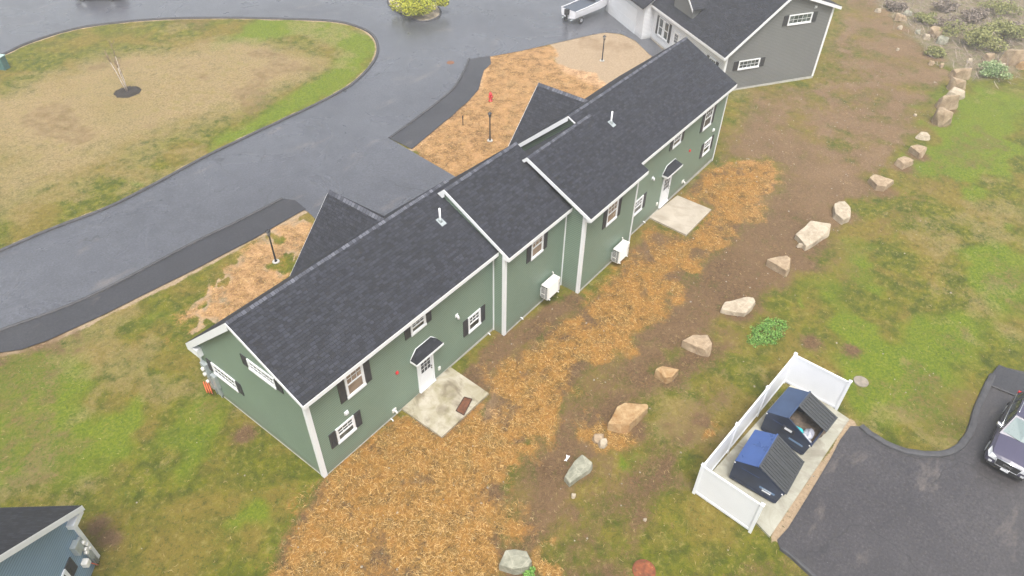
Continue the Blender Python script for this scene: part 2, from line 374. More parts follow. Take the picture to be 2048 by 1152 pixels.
def small(root, F, u, z, kind):
    m = MB(); o, uu, n = F
    q = lambda a, b, c: o + uu * a + n * c + Vector((0, 0, b))
    if kind == 'light':
        m.fbox(F, u - .09, u + .09, z - .1, z + .1, 0, .025); m.tube([q(u, z, .02), q(u, z, .10)], [.05, .05], 10); m.tube([q(u, z + .05, .12), q(u, z - .14, .12)], [.03, .075], 10)
        m.build('wall_light', WHITE, root)
    elif kind == 'vent':
        m.fbox(F, u - .1, u + .1, z - .1, z + .1, 0, .03); m.fbox(F, u - .075, u + .075, z - .05, z + .08, .0305, .11); m.build('wall_vent', WHITE, root)
    elif kind == 'alarm':
        m.fbox(F, u - .07, u + .07, z - .07, z + .07, 0, .05); m.tube([q(u, z, .05), q(u, z, .09)], [.065, .055], 14); m.build('alarm_bell', RED, root)
    elif kind == 'outlet':
        m.fbox(F, u - .07, u + .07, z - .1, z + .1, 0, .05); m.fbox(F, u - .05, u + .05, z - .08, z + .08, .0505, .075); m.build('outlet_cover', ACW, root)
    elif kind == 'spigot':
        m.fbox(F, u - .12, u + .12, z - .1, z + .1, 0, .05); m.tube([q(u, z, .05), q(u, z, .16), q(u, z - .09, .2)], .05, 10); m.build('wall_vent', ACW, root)
    elif kind == 'pipe':
        m.tube([q(u, z, 0), q(u, z, .12), q(u, z - .06, .17)], .032, 8); m.build('drain_pipe', WHITE, root)

# ------------------------------------------------------------------ outlines of roads and walks
def smoothline(pts, n=4, closed=False):
    P = [Vector((p.x, p.y)) for p in pts]; out = []; N = len(P)
    for i in range(N if closed else N - 1):
        a, b, c, d = (P[(i - 1) % N] if closed or i else P[0]), P[i], P[(i + 1) % N], (P[(i + 2) % N] if closed or i + 2 < N else P[-1])
        for k in range(n):
            t = k / n; out.append(.5 * ((2 * b) + (c - a) * t + (2 * a - 5 * b + 4 * c - d) * t * t + (3 * b - a - 3 * c + d) * t ** 3))
    if not closed: out.append(P[-1])
    return out
V2 = lambda L: [Vector((p.x, p.y, 0)) for p in L]
isl = [(-120, 555), (0, 503), (100, 460), (240, 405), (400, 320), (520, 262), (620, 215), (700, 172), (743, 130), (756, 98), (745, 70), (710, 52), (660, 42), (560, 38), (440, 36), (330, 38), (240, 45), (150, 58), (60, 85), (0, 112), (-120, 160)]
k1 = [(565, 398), (477, 443), (391, 484.6), (312, 526), (247, 560.6), (143, 610), (0, 662), (-120, 705)]
k2 = [(938, 119), (929, 141), (908, 176), (873, 207.5), (831, 239), (779, 277)]
islW = smoothline(GL(isl), 4); k1W = smoothline(GL(k1), 3); k2W = smoothline(GL(k2), 3)
road = islW + [Vector(G(*q)[:2]) for q in ((-120, -110), (700, -120), (1330, -120), (1325, 20), (1350, 105), (1335, 135), (1298, 108), (1270, 81), (1242, 68), (1211, 65), (1182, 70), (1112, 86), (1042, 102), (982, 113))] + k2W + [Vector(G(*q)[:2]) for q in ((905, 350), (1000, 410), (760, 560), (616, 424))] + k1W
sw1 = [(-120, 745), (0, 706), (43, 700), (95, 682), (208, 630), (304, 582), (391, 539), (450, 508), (507, 479), (560, 448), (600, 425), (612, 419), (590, 401)]
sw2 = [(824, 299), (850, 277), (868, 262), (887, 246), (905, 232), (919, 218), (935, 205), (943, 196), (957.5, 179), (962, 160), (968, 141), (976, 134), (982, 128), (980, 112.5)]
# ------------------------------------------------------------------ the ground and its zones
def sdist(X, Y, poly):
    """signed distance (positive inside) of arrays X,Y to a polygon"""
    d = np.full(X.shape, 1e9); ins = np.zeros(X.shape, bool); n = len(poly)
    for i in range(n):
        ax, ay = poly[i][0], poly[i][1]; bx, by = poly[(i + 1) % n][0], poly[(i + 1) % n][1]
        ex, ey = bx - ax, by - ay; wx, wy = X - ax, Y - ay
        t = np.clip((wx * ex + wy * ey) / (ex * ex + ey * ey + 1e-9), 0, 1)
        d = np.minimum(d, (wx - t * ex) ** 2 + (wy - t * ey) ** 2)
        c = ((ay <= Y) & (by > Y)) | ((by <= Y) & (ay > Y))
        with np.errstate(divide='ignore', invalid='ignore'): xi = ax + (Y - ay) / (by - ay + 1e-12) * ex
        ins ^= c & (X < xi)
    d = np.sqrt(d); return np.where(ins, d, -d)
_tabs = {}
def vnoise(X, Y, s, seed):
    if seed not in _tabs: _tabs[seed] = np.random.RandomState(seed).rand(256, 256)
    T = _tabs[seed]; x = X / s + 1000.3; y = Y / s + 1000.7; i = np.floor(x).astype(int); j = np.floor(y).astype(int)
    fx = x - i; fy = y - j; fx = fx * fx * (3 - 2 * fx); fy = fy * fy * (3 - 2 * fy)
    a = T[i % 256, j % 256]; b = T[(i + 1) % 256, j % 256]; c = T[i % 256, (j + 1) % 256]; d = T[(i + 1) % 256, (j + 1) % 256]
    return (a * (1 - fx) + b * fx) * (1 - fy) + (c * (1 - fx) + d * fx) * fy
def fbm(X, Y, s, seed, o=4): return sum(vnoise(X, Y, s / 2 ** k, seed + k) * .5 ** k for k in range(o)) / sum(.5 ** k for k in range(o))
def sst(a, b, v): t = np.clip((v - a) / (b - a), 0, 1); return t * t * (3 - 2 * t)
Z = dict(
 straw_a=[(652, 958), (700, 905), (790, 835), (840, 850), (880, 885), (935, 850), (975, 805), (960, 760), (985, 735), (1060, 690), (1120, 640), (1170, 612), (1225, 560), (1262, 500), (1300, 455), (1373, 478), (1430, 420), (1370, 388), (1400, 350), (1440, 328), (1545, 330), (1552, 378), (1500, 440), (1440, 495), (1385, 540), (1335, 600), (1262, 668), (1190, 735), (1130, 800), (1085, 862), (1035, 900), (1008, 960), (1018, 1020), (1005, 1100), (970, 1200), (520, 1200), (560, 1100), (603, 1020)],
 straw_core=[(655, 962), (720, 905), (800, 850), (880, 890), (960, 815), (1000, 745), (1090, 690), (1180, 620), (1260, 540), (1310, 480), (1375, 485), (1440, 425), (1420, 385), (1440, 345), (1500, 345), (1520, 375), (1440, 460), (1350, 540), (1240, 650), (1130, 760), (1040, 880), (980, 980), (960, 1080), (900, 1190), (590, 1190), (620, 1060)],
 tan_p=[(1700, 832), (1716, 852), (1692, 900), (1650, 970), (1622, 1030), (1600, 1060), (1560, 1085), (1538, 1080), (1540, 1068)],
 straw_b=[(815, 292), (887, 240), (919, 213), (957, 176), (966, 141), (980, 108), (1042, 98), (1100, 88), (1118, 128), (1195, 148), (1222, 182), (1200, 230), (1130, 290), (1010, 350), (905, 356)],
 straw_c=[(365, 690), (362, 630), (385, 590), (470, 512), (530, 460), (600, 428), (640, 430), (600, 540), (440, 668)],
 dirt_a=[(1000, 1010), (1040, 900), (1130, 800), (1260, 665), (1380, 535), (1500, 435), (1552, 370), (1545, 330), (1440, 322), (1470, 230), (1480, 180), (1620, 160), (1690, -60), (1800, -60), (1870, 60), (1900, 130), (1880, 220), (1810, 315), (1745, 378), (1700, 425), (1640, 490), (1560, 590), (1480, 655), (1410, 725), (1310, 790), (1240, 890), (1190, 980), (1120, 1060), (1060, 1200), (985, 1200)],
 dirt_b=[(820, 845), (905, 760), (1010, 662), (1150, 588), (1180, 600), (1110, 655), (1040, 700), (985, 740), (985, 790), (920, 860), (880, 890)],
 track=[(1060, 1200), (1150, 1060), (1240, 950), (1330, 860), (1420, 770), (1470, 770), (1400, 870), (1330, 980), (1250, 1090), (1210, 1200)],
 track2=[(1640, 545), (1750, 440), (1850, 340), (1930, 260), (1960, 270), (1880, 370), (1780, 480), (1680, 590)],
 brush=[(1690, -60), (1745, 0), (1800, 35), (1850, 85), (1890, 125), (1960, 160), (2100, 130), (2300, 60), (2300, -200), (1690, -200)],
 tan=[(1100, 84), (1211, 60), (1275, 78), (1320, 115), (1225, 240), (1200, 180), (1120, 140)],
 tan_h=[(1276, 56), (1300, 50), (1345, 92), (1325, 102)],
 dry_i=[(-80, 210), (30, 175), (120, 140), (250, 108), (400, 85), (490, 75), (600, 95), (660, 125), (600, 165), (470, 225), (360, 260), (240, 300), (150, 350), (60, 395), (-80, 450)],
 lush_i=[(520, 36), (660, 42), (745, 70), (757, 98), (700, 168), (620, 212), (520, 262), (410, 318), (430, 280), (560, 200), (660, 140), (680, 100), (620, 70), (480, 70)],
 lush_r=[(1850, 240), (1930, 180), (2100, 190), (2100, 560), (1960, 700), (1880, 870), (1760, 860), (1700, 780), (1600, 720), (1580, 640), (1700, 500), (1780, 380)],
 lush_l=[(-80, 760), (120, 690), (300, 600), (400, 560), (420, 700), (450, 800), (620, 950), (560, 1070), (420, 1160), (250, 1060), (170, 1000), (-80, 980)],
 road_top=[(872, 3), (912, 26), (972, 19), (1060, 2), (1200, -60), (860, -60)],
)
ZW = {k: [(p.x, p.y) for p in GL(v)] for k, v in Z.items()}
def soft(X, Y, k, f): return sst(-f, f, sdist(X, Y, ZW[k]))
def blobs(X, Y, L):
    o = np.zeros(X.shape)
    for px, py, r in L:
        c = G(px, py); o = np.maximum(o, np.exp(-((X - c.x) ** 2 + (Y - c.y) ** 2) / (r * r)))
    return o
def zones(X, Y):
    n1 = fbm(X, Y, 2.2, 1); n2 = fbm(X, Y, 7, 11); n3 = fbm(X, Y, .8, 21); n4 = fbm(X, Y, 4.5, 41, 5); n5 = fbm(X, Y, 1.4, 51, 4)
    Xj, Yj = X + (n1 - .5) * 3.2 + (n3 - .5) * 1.2, Y + (n5 - .5) * 3.0 + (n3 - .5) * 1.0
    sa = soft(Xj, Yj, 'straw_a', 1.1) * (.30 + .85 * sst(.34, .56, n5 * .6 + n3 * .4))
    sa = np.maximum(sa, .9 * soft(X, Y, 'straw_core', .9) * (.42 + .75 * sst(.30, .54, n5 * .6 + n3 * .4)))
    holes = blobs(Xj, Yj, [(1000, 795, .95), (985, 815, .6), (1270, 495, .7), (1180, 640, .7), (1130, 610, .9), (850, 940, .3), (1045, 870, .3)])
    sa = sa * (1 - .95 * holes)
    sb = soft(X + (n3 - .5) * .9, Y + (n5 - .5) * .9, 'straw_b', .3) * (.75 + .4 * n5)
    sc = soft(Xj, Yj, 'straw_c', .9) * (.25 + .8 * sst(.36, .56, n5)) * .8
    sm = blobs(Xj, Yj, [(1196, 885, .7), (1215, 900, .5), (1080, 1120, .4), (1420, 905, .3), (1436, 860, .35), (690, 995, .6), (1000, 1060, 1.0)])
    straw = np.clip(np.maximum(np.maximum(sa, sb), np.maximum(sc, sm)), 0, 1)
    da = soft(Xj, Yj, 'dirt_a', 2.2) * (.66 + .50 * n4 + .7 * (n5 - .5) - .30 * sst(30, 50, X)); db = soft(X + (n3 - .5), Y + (n3 - .5), 'dirt_b', .6) * .95
    tr = soft(Xj, Yj, 'track', 1.6) * (.35 + .8 * n5); t2 = soft(Xj, Yj, 'track2', 2.0) * .5
    mud = blobs(X + (n3 - .5) * .6, Y + (n5 - .5) * .6, [(1032, 1136, 1.0), (1158, 945, .8), (1256, 855, 1.1), (1335, 758, .8), (1397, 705, .9), (1478, 624, 1.0), (1560, 546, 1.0), (1628, 480, 1.3), (1685, 433, .9), (1760, 379, 1.2), (1808, 335, 1.0), (1837, 312, .9), (1880, 246, .9), (1892, 217, 1.1),(222, 1080, .55), (200, 1050, .5), (490, 870, .6), (1000, 800, .8), (1620, 685, .7), (1700, 700, .6), (1410, 840, .6)])
    edge = blobs(Xj, Yj, [(30, 715, 1.0), (90, 700, .8), (150, 680, .6)]) * .7
    lawn_bare = sst(.56, .70, n4) * .42
    ds = np.clip(soft(X + (n3 - .5), Y + (n3 - .5), 'straw_a', .7) * 1.0, 0, 1) * .95
    dirt = np.clip(np.maximum.reduce([ds, da, db, tr, t2, mud, edge, lawn_bare]), 0, 1)
    dirt = np.maximum(dirt, soft(X, Y, 'road_top', .2))
    dry = np.clip((1 - .8 * soft(X, Y, 'lush_i', 1.0)) * sst(-4.5, 3.5, sdist(Xj, Yj, ZW['dry_i'])) * (.45 + .75 * n4), 0, 1)
    dry = np.maximum(dry, sst(.50, .66, n2 * .6 + n5 * .4) * .45)
    tan = np.maximum.reduce([soft(X + (n3 - .5) * .8, Y, 'tan', .7), soft(X, Y, 'tan_h', .1), soft(X + (n3 - .5) * .3, Y + (n3 - .5) * .3, 'tan_p', .12) * .95])
    tan = np.maximum(tan, .42 * soft(X, Y, 'straw_b', .3)); tan = np.maximum(tan, blobs(Xj, Yj, [(1005, 800, .75)]) * .9); tan = np.maximum(tan, .6 * soft(X, Y, 'straw_c', .6) * (straw > .25))
    tan = np.maximum(tan, np.clip((X - 24) / 20, 0, 1) * da * (.35 + .7 * n5) * (Y < 9))
    lush = np.clip(soft(X + (n3 - .5), Y + (n5 - .5) * 2, 'lush_i', 1.2) * (.75 + .5 * n5) + soft(Xj, Yj, 'lush_r', 3.0) * sst(.44, .62, n4) + soft(Xj, Yj, 'lush_l', 3.0) * sst(.44, .60, n4) * .8
                   + blobs(Xj, Yj, [(1960, 215, 3.5), (1920, 250, 2.2), (10, 950, .5), (280, 355, .5), (540, 600, .3), (500, 1030, .9), (1780, 800, .9), (1610, 620, .3), (500, 75, 2.0), (440, 90, 1.6), (1400, 560, .4), (1250, 930, .4), (1180, 940, .2)]), 0, 1)
    brush = soft(Xj, Yj, 'brush', 2.5)
    return dict(straw=straw, dirt=dirt, dry=dry, tan=tan, lush=lush, brush=brush, n1=n1, n2=n2)
def build_ground():
    fx = np.arange(-20, 96.01, .25); fy = np.arange(-42, 90.01, .25)
    xs = np.concatenate([[-900, -300, -120, -60, -35], fx, [105, 130, 180, 300, 600, 900]]); ys = np.concatenate([[-900, -300, -120, -65], fy, [100, 130, 180, 300, 600, 900]])
    X, Y = np.meshgrid(xs, ys, indexing='ij'); zz = zones(X, Y)
    rd_ = np.full(X.shape, 99.0)
    for R_ in ([(p.x, p.y) for p in islW], [(p.x, p.y) for p in GL(sw1)], [(p.x, p.y) for p in GL(sw2)]):
        mk = (X > -22) & (X < 60) & (Y > 0) & (Y < 90); rd_[mk] = np.minimum(rd_[mk], np.abs(sdist(X[mk], Y[mk], R_)))
    vg = np.exp(-(rd_ / .45) ** 2) * (.35 + .8 * fbm(X, Y, 1.2, 88)); zz['tan'] = np.maximum(zz['tan'], np.clip(vg, 0, 1))
    rel = -(.004 + .03 * fbm(X, Y, .7, 61, 3) + .02 * fbm(X, Y, 3, 71, 2) * zz['dirt'])
    Zc = TILT * X + rel
    V = np.stack([X, Y, Zc], -1).reshape(-1, 3); nx, ny = X.shape
    idx = np.arange(nx * ny).reshape(nx, ny)
    F = np.stack([idx[:-1, :-1], idx[1:, :-1], idx[1:, 1:], idx[:-1, 1:]], -1).reshape(-1, 4)
    me = bpy.data.meshes.new('ground'); me.vertices.add(len(V)); me.vertices.foreach_set('co', V.ravel())
    me.loops.add(F.size); me.loops.foreach_set('vertex_index', F.ravel()); me.polygons.add(len(F))
    me.polygons.foreach_set('loop_start', np.arange(0, F.size, 4)); me.polygons.foreach_set('loop_total', np.full(len(F), 4)); me.polygons.foreach_set('use_smooth', np.ones(len(F), bool))
    me.update(); me.validate()
    for nm, ks in (('zone_a', ('straw', 'dirt', 'dry')), ('zone_b', ('lush', 'brush', 'tan'))):
        a = me.color_attributes.new(nm, 'FLOAT_COLOR', 'POINT'); c = np.ones((len(V), 4), np.float32)
        for i, k in enumerate(ks): c[:, i] = zz[k].ravel()
        a.data.foreach_set('color', c.ravel())
    m = NM('soil_grass_and_straw', .9, .15); co = m.coord()
    def att(n):
        a = m.n('ShaderNodeAttribute'); a.attribute_name = n; s = m.n('ShaderNodeSeparateColor'); m.l(a.outputs['Color'], s.inputs[0]); return s.outputs
    A, B = att('zone_a'), att('zone_b')
    nb = m.noise(co, .28, 5, .6, .4); nm_ = m.noise(co, 1.3, 6, .65, .3); nf = m.noise(co, 7, 5, .7); nff = m.noise(co, 28, 4, .75)
    st1 = m.noise(m.coord(scale=(1, .28, 1), rot=(0, 0, .6)), 16, 4, .7, .6); st2 = m.noise(m.coord(scale=(.28, 1, 1), rot=(0, 0, .4)), 14, 4, .7, .8)
    fib = m.math('MAXIMUM', st1, st2)
    grass = m.mix(m.ramp(nm_, .35, .68), (.058, .082, .003), (.195, .188, .010))
    grass = m.mix(m.math('MULTIPLY', m.ramp(nb, .46, .60), .8), grass, (.225, .160, .030))
    grass = m.mix(m.math('MULTIPLY', m.ramp(nf, .52, .72), .55), grass, (.070, .060, .022))
    grass = m.mix(m.math('MULTIPLY', m.ramp(fib, .66, .80), .55), grass, (.33, .25, .11))
    grass = m.mix(m.math('MULTIPLY', m.ramp(nff, .48, .34), .65), grass, (.022, .034, .004))
    tuf = m.noise(co, 3.2, 6, .78, .4); grass = m.mix(m.math('MULTIPLY', m.ramp(tuf, .54, .66), .7), grass, (.30, .25, .07)); grass = m.mix(m.math('MULTIPLY', m.ramp(tuf, .46, .36), .6), grass, (.030, .052, .004))
    lm = m.ramp(m.math('ADD', m.math('MULTIPLY', B[0], .9), m.math('MULTIPLY', nm_, .5)), .45, .95)
    lushc = m.mix(m.ramp(nf, .35, .7), (.070, .130, .004), (.215, .262, .012))
    k = m.mix(m.math('MULTIPLY', lm, .85), grass, lushc)
    mixn = m.math('ADD', m.math('ADD', m.math('MULTIPLY', nm_, .45), m.math('MULTIPLY', nf, .35)), m.math('MULTIPLY', nff, .2))
    def edge(mask, amt=.55, lo=.42, hi=.60, nn=None): return m.ramp(m.math('ADD', mask, m.math('MULTIPLY', m.math('SUBTRACT', mixn, .5), amt * 2.2)), lo, hi)
    dryc = m.mix(m.ramp(nf, .3, .7), (.215, .145, .075), (.41, .31, .155))
    dryc = m.mix(m.math('MULTIPLY', m.ramp(nm_, .5, .75), .5), dryc, (.17, .175, .02))
    k = m.mix(m.math('MULTIPLY', edge(A[2], 1.0, .22, .85), .9), k, dryc)
    tanc = m.mix(m.ramp(nf, .3, .7), (.30, .215, .135), (.47, .36, .24)); k = m.mix(edge(B[2], .4), k, tanc)
    dirt = m.mix(m.ramp(nf, .3, .72), (.085, .046, .022), (.205, .125, .062)); dirt = m.mix(m.math('MULTIPLY', m.ramp(nb, .42, .62), .4), dirt, (.235, .145, .075))
    dirt = m.mix(m.math('MULTIPLY', m.ramp(fib, .64, .76), .55), dirt, (.36, .25, .13))
    dirt = m.mix(m.math('MULTIPLY', m.ramp(m.noise(co, 2.3, 5, .7), .56, .68), .5), dirt, (.085, .092, .012))
    dirt = m.mix(m.math('MULTIPLY', B[2], .8), dirt, m.mix(m.ramp(nf, .3, .7), (.20, .125, .068), (.34, .235, .135)))
    dirt = m.mix(m.math('MULTIPLY', m.ramp(nff, .50, .36), .6), dirt, (.045, .026, .012)); dirt = m.mix(m.math('MULTIPLY', m.ramp(tuf, .56, .68), .5), dirt, (.33, .22, .11))
    k = m.mix(edge(A[1], .9, .28, .72), k, dirt)
    br = m.mix(m.ramp(nf, .3, .7), (.15, .115, .075), (.33, .265, .175)); br = m.mix(m.math('MULTIPLY', m.ramp(nm_, .44, .62), .8), br, (.16, .165, .06)); k = m.mix(edge(B[1], .7, .3, .7), k, br)
    sc = m.mix(m.ramp(fib, .38, .72), (.125, .058, .012), (.46, .255, .062)); sc = m.mix(m.math('MULTIPLY', m.ramp(nm_, .42, .7), .45), sc, (.46, .205, .045))
    sc = m.mix(m.math('MULTIPLY', m.ramp(nff, .62, .75), .6), sc, (.66, .47, .22)); sc = m.mix(m.math('MULTIPLY', m.ramp(mixn, .49, .40), .85), sc, (.060, .032, .012))
    sc = m.mix(m.math('MULTIPLY', m.ramp(m.noise(co, .9, 5, .7, .5), .50, .66), .6), sc, m.mix(m.ramp(fib, .4, .7), (.11, .075, .022), (.31, .215, .075)))
    sc = m.mix(m.math('MULTIPLY', B[2], .8), sc, m.mix(m.ramp(mixn, .42, .58), (.27, .145, .07), (.80, .53, .31)))
    k = m.mix(edge(A[0], 1.25, .24, .66), k, sc)
    peb = m.noise(co, 22, 2, .5); k = m.mix(m.math('MULTIPLY', m.ramp(peb, .77, .79), .6), k, (.36, .33, .28))
    k = m.mix(m.math('MULTIPLY', nff, .30), k, (.03, .025, .015))
    k = m.mix(m.ramp(nff, .62, .80), k, m.mix(.5, k, (.62, .55, .40)))
    m.color(k); m.bump(m.math('ADD', m.math('ADD', nf, m.math('MULTIPLY', fib, 1.0)), m.math('MULTIPLY', nff, .5)), .8, .05)
    me.materials.append(m.m); o = bpy.data.objects.new('ground', me); COL.objects.link(o); tag(o, kind='structure')
build_ground()

def sheet(name, pts, mat, h, thick=0.0, smooth=0, kind='structure'):
    b = bmesh.new(); vs = [b.verts.new((p.x, p.y, gz(p.x) + h)) for p in pts]; f = b.faces.new(vs)
    b.normal_update()
    if f.normal.z < 0: bmesh.ops.reverse_faces(b, faces=[f])
    if thick:
        r = bmesh.ops.extrude_face_region(b, geom=[f]); vv = [v for v in r['geom'] if isinstance(v, bmesh.types.BMVert)]
        # keep the original as the bottom
        for v in vv: v.co.z += 0
        for v in vs: v.co.z -= thick
    bmesh.ops.triangulate(b, faces=[x for x in b.faces if len(x.verts) > 4]); bmesh.ops.recalc_face_normals(b, faces=b.faces)
    me = bpy.data.meshes.new(name); b.to_mesh(me); b.free(); me.materials.append(mat)
    o = bpy.data.objects.new(name, me); COL.objects.link(o)
    if kind: tag(o, kind=kind)
    return o
def kerb(pts, wdt=.28, hgt=.13, n=4, mat=None):
    L = smoothline(pts, n); m = MB(); prof = [(-wdt / 2, -.03), (-wdt / 2 + .03, hgt * .8), (-wdt * .18, hgt), (wdt * .18, hgt), (wdt / 2 - .03, hgt * .75), (wdt / 2, -.03)]
    rows = []
    for i, p in enumerate(L):
        d = (L[min(i + 1, len(L) - 1)] - L[max(i - 1, 0)]).normalized(); nn = Vector((-d.y, d.x)); j = random.uniform(-.012, .012)
        rows.append([Vector((p.x + nn.x * (a + j), p.y + nn.y * (a + j), gz(p.x) + b + (j if b > 0 else 0))) for a, b in prof])
    for a, b in zip(rows, rows[1:]):
        for k in range(len(prof) - 1): m.poly([a[k], a[k + 1], b[k + 1], b[k]], sm=True)
    m.poly(rows[0]); m.poly(rows[-1]); o = m.build('kerb', mat or KERB); tag(o, kind='structure'); return o
sheet('road', [Vector((p.x, p.y, 0)) for p in road], ASPH, .012)
sheet('sidewalk', [Vector((p.x, p.y, 0)) for p in list(k1W)[::-1]] [::-1] + V2(GL(sw1)), ASPHN, .045)
sheet('sidewalk', [Vector((p.x, p.y, 0)) for p in k2W] + V2(GL(sw2)), ASPHN, .045)
kerb(GL(isl)); kerb(GL(k1), .24, .12); kerb(GL(k2), .24, .12)
park = [(1722, 853), (1748, 874), (1790, 896), (1835, 908), (1885, 908), (1915, 896), (1938, 868), (1952, 825), (1968, 785), (1985, 752)]
parkW = smoothline(GL(park), 4)
sheet('parking_lot', [Vector((p.x, p.y, 0)) for p in parkW] + V2(GL([(2010, 735), (2300, 800), (2500, 1500), (1720, 1260), (1640, 1165), (1560, 1098), (1554, 1080)] + [(1576, 1056), (1596, 1024), (1617, 990), (1640, 952), (1662, 915), (1680, 880), (1701, 852)])), ASPHP, .012)
kerb(GL(park), .34, .14)
kerb(GL([(1561, 1096), (1590, 1120), (1640, 1165), (1700, 1215)]), .2, .12)
ramp = MB(); R = GL([(1967, 768), (1995, 733), (2090, 768), (2058, 805)])
ramp.hexa([(p.x, p.y, gz(p.x) - .02) for p in R] + [(R[0].x, R[0].y, gz(R[0].x) + .10), (R[1].x, R[1].y, gz(R[1].x) + .16), (R[2].x, R[2].y, gz(R[2].x) + .16), (R[3].x, R[3].y, gz(R[3].x) + .1)])
tag(ramp.build('asphalt_ramp', ASPHN, bevel=.04), kind='structure')
# planter at the road junction and the bed by the far house
pl = [(778, -30), (776, 5), (790, 20), (817, 36), (840, 44), (862, 42), (878, 34), (880, 20), (862, 0), (850, -30)]
GRAV = plain('planter_soil', (.30, .25, .18), .9, var=.35, scale=3, bump=.6)
sheet('planter_bed', V2(GL(pl)), GRAV, .10, .1); kerb(GL(pl), .22, .15)
sheet('flower_bed', V2(GL([(1281, 58), (1302, 53), (1348, 92), (1325, 100)])), GRAV, .03)
# concrete
CONA = concrete('stained_concrete', (.27, .24, .15), (.46, .42, .34), (.09, .06, .035), .6)
CONB = concrete('clean_concrete', (.36, .315, .25), (.46, .41, .335), (.27, .22, .17), .45)
CONC = concrete('pad_concrete', (.30, .29, .23), (.42, .41, .34), (.16, .13, .1), .5)
def slab(name, pts, mat, top, th=.22, parent=None):
    P = GL(pts, top); m = MB(); m.hexa([(p.x, p.y, p.z - th) for p in P] + [tuple(p) for p in P]); o = m.build(name, mat, parent, bevel=.012); tag(o, kind='structure'); return o
slab('patio', [(803, 817), (883.4, 873.6), (977.5, 786.1), (900, 733)], CONA, .10)
slab('patio', [(1297, 433.5), (1373, 469.4), (1423, 418.7), (1355, 390.5)], CONB, .10)
slab('dumpster_pad', [(1420, 948), (1540, 1073), (1699, 838), (1588, 762)], CONC, .09)

# ------------------------------------------------------------------ THE GREEN HOUSE
H = empty('duplex_house', (0, 0, 0)); tag(H, 'long sage green two storey house with charcoal shingle roof across the centre', 'house')
LA, LB, LC, LD = 11.68, 16.93, 22.5, 35.1
yB, yC, yD = -.71, -1.89, -1.45; WD = 8.08
wl = MB()
sl = .895
A_re, A_rd = (-.32, 5.35), (3.69, 7.31); A_fe = (8.40, 7.31 - sl * 4.71)
B_re, B_rd = (-1.03, 5.37), (2.95, 7.58); B_fe = (7.7, 7.58 - sl * 4.75)
C_re, C_rd = (-2.36, 5.37), (1.78, 7.40); C_fe = (6.5, 7.40 - sl * 4.72)
D_re, D_rd = (-1.79, 5.55), (2.40, 7.62); D_fe = (7.1, 7.62 - sl * 4.70)
def uz(re, rd, y, d=.104): return re[1] + (rd[1] - re[1]) * (y - re[0]) / (rd[0] - re[0]) - d
def fz(rd, y, d=.104): return rd[1] - sl * (y - rd[0]) - d
for x0, x1, yw, fy, re, rd in ((0, LA + .05, 0, WD, A_re, A_rd), (LA, LB + .05, yB, 7.4, B_re, B_rd), (LB, LC, yC, 6.4, C_re, C_rd), (LC - 1.2, LD, yD, 6.8, D_re, D_rd)):
    if yw == yD: x0 = LC - .9
    wall_unit(wl, x0, x1, yw, uz(re, rd, yw), (rd[0], rd[1] - .104), fy, fz(rd, fy))
wl.build('wall', GREEN, H)
roof_unit(H, -.22, LA + .9, A_re, A_rd, A_fe, rakes=(1, 0), x0f=-.22)
roof_unit(H, LA - .08, LB + .3, B_re, B_rd, B_fe, rakes=(1, 0), rsh=.13)
roof_unit(H, LB - .27, LC + .05, C_re, C_rd, C_fe, rakes=(1, 0), rsh=.14, fsh=.14)
roof_unit(H, LC - 1.2, LD + .28, D_re, D_rd, D_fe, rakes=(1, 1), rsh=.02, fsh=.22)
# front cross gables
def cross(xc, zr, yin, yout, half=3.3, s=1.05):
    m = MB()
    for sg in (-1, 1):
        L = half * math.sqrt(1 + s * s); e = (xc + sg * half, zr - s * half)
        q = [(e[0], yin, e[1]), (e[0], yout, e[1]), (xc, yout, zr), (xc, yin, zr)]
        m.poly(q, [(0, 0), (yout - yin, 0), (yout - yin, L), (0, L)]); m.poly([(x, y, z - .1) for x, y, z in q], [(0, 0), (1, 0), (1, 1), (0, 1)])
        m.poly([q[1], q[2], (xc, yout, zr - .1), (q[1][0], yout, q[1][2] - .1)], [(0, 0)] * 4); m.poly([q[0], q[1], (q[1][0], yout, q[1][2] - .1), (q[0][0], yin, q[0][2] - .1)], [(0, 0)] * 4)
    m.build('porch_roof', ROOF, H)
    c = MB(); n = int((yout - yin) / .2)
    for i in range(n):
        ya = yout - (yout - yin) * i / n; yb = yout - (yout - yin) * (i + 1.05) / n; u = i * .2
        for sg in (-1, 1): c.poly([(xc, ya, zr + .035), (xc, yb, zr + .02), (xc + sg * .15, yb, zr + .02 - s * .15), (xc + sg * .15, ya, zr + .035 - s * .15)], [(u + .01, 0), (u + .19, 0), (u + .19, .3), (u + .01, .3)])
    c.build('ridge_cap', CAPM, H)
    w2 = MB(); a = half - .3
    pts = [(xc - a, -.5), (xc + a, -.5), (xc + a, zr - s * a - .12), (xc, zr - .12), (xc - a, zr - s * a - .12)]
    f = [(x, yout - .25, z) for x, z in pts]; b = [(x, yin + .5, z) for x, z in pts]; w2.poly(f); w2.poly(b)
    for i in range(5): w2.poly([f[i], f[(i + 1) % 5], b[(i + 1) % 5], b[i]])
    w2.build('porch_wall', GREEN, H)
    t = MB()
    for sg in (-1, 1):
        q = [(xc, yout + .002, zr - .3), (xc, yout + .03, zr - .3), (xc + sg * half, yout + .03, zr - s * half - .3), (xc + sg * half, yout + .002, zr - s * half - .3)]
        t.hexa(q + [(x, y, z + .27) for x, y, z in q])
    t.build('fascia', WHITE, H)
cross(9.12, 6.45, 4.3, 8.55); cross(25.5, 6.45, 3.2, 7.45)
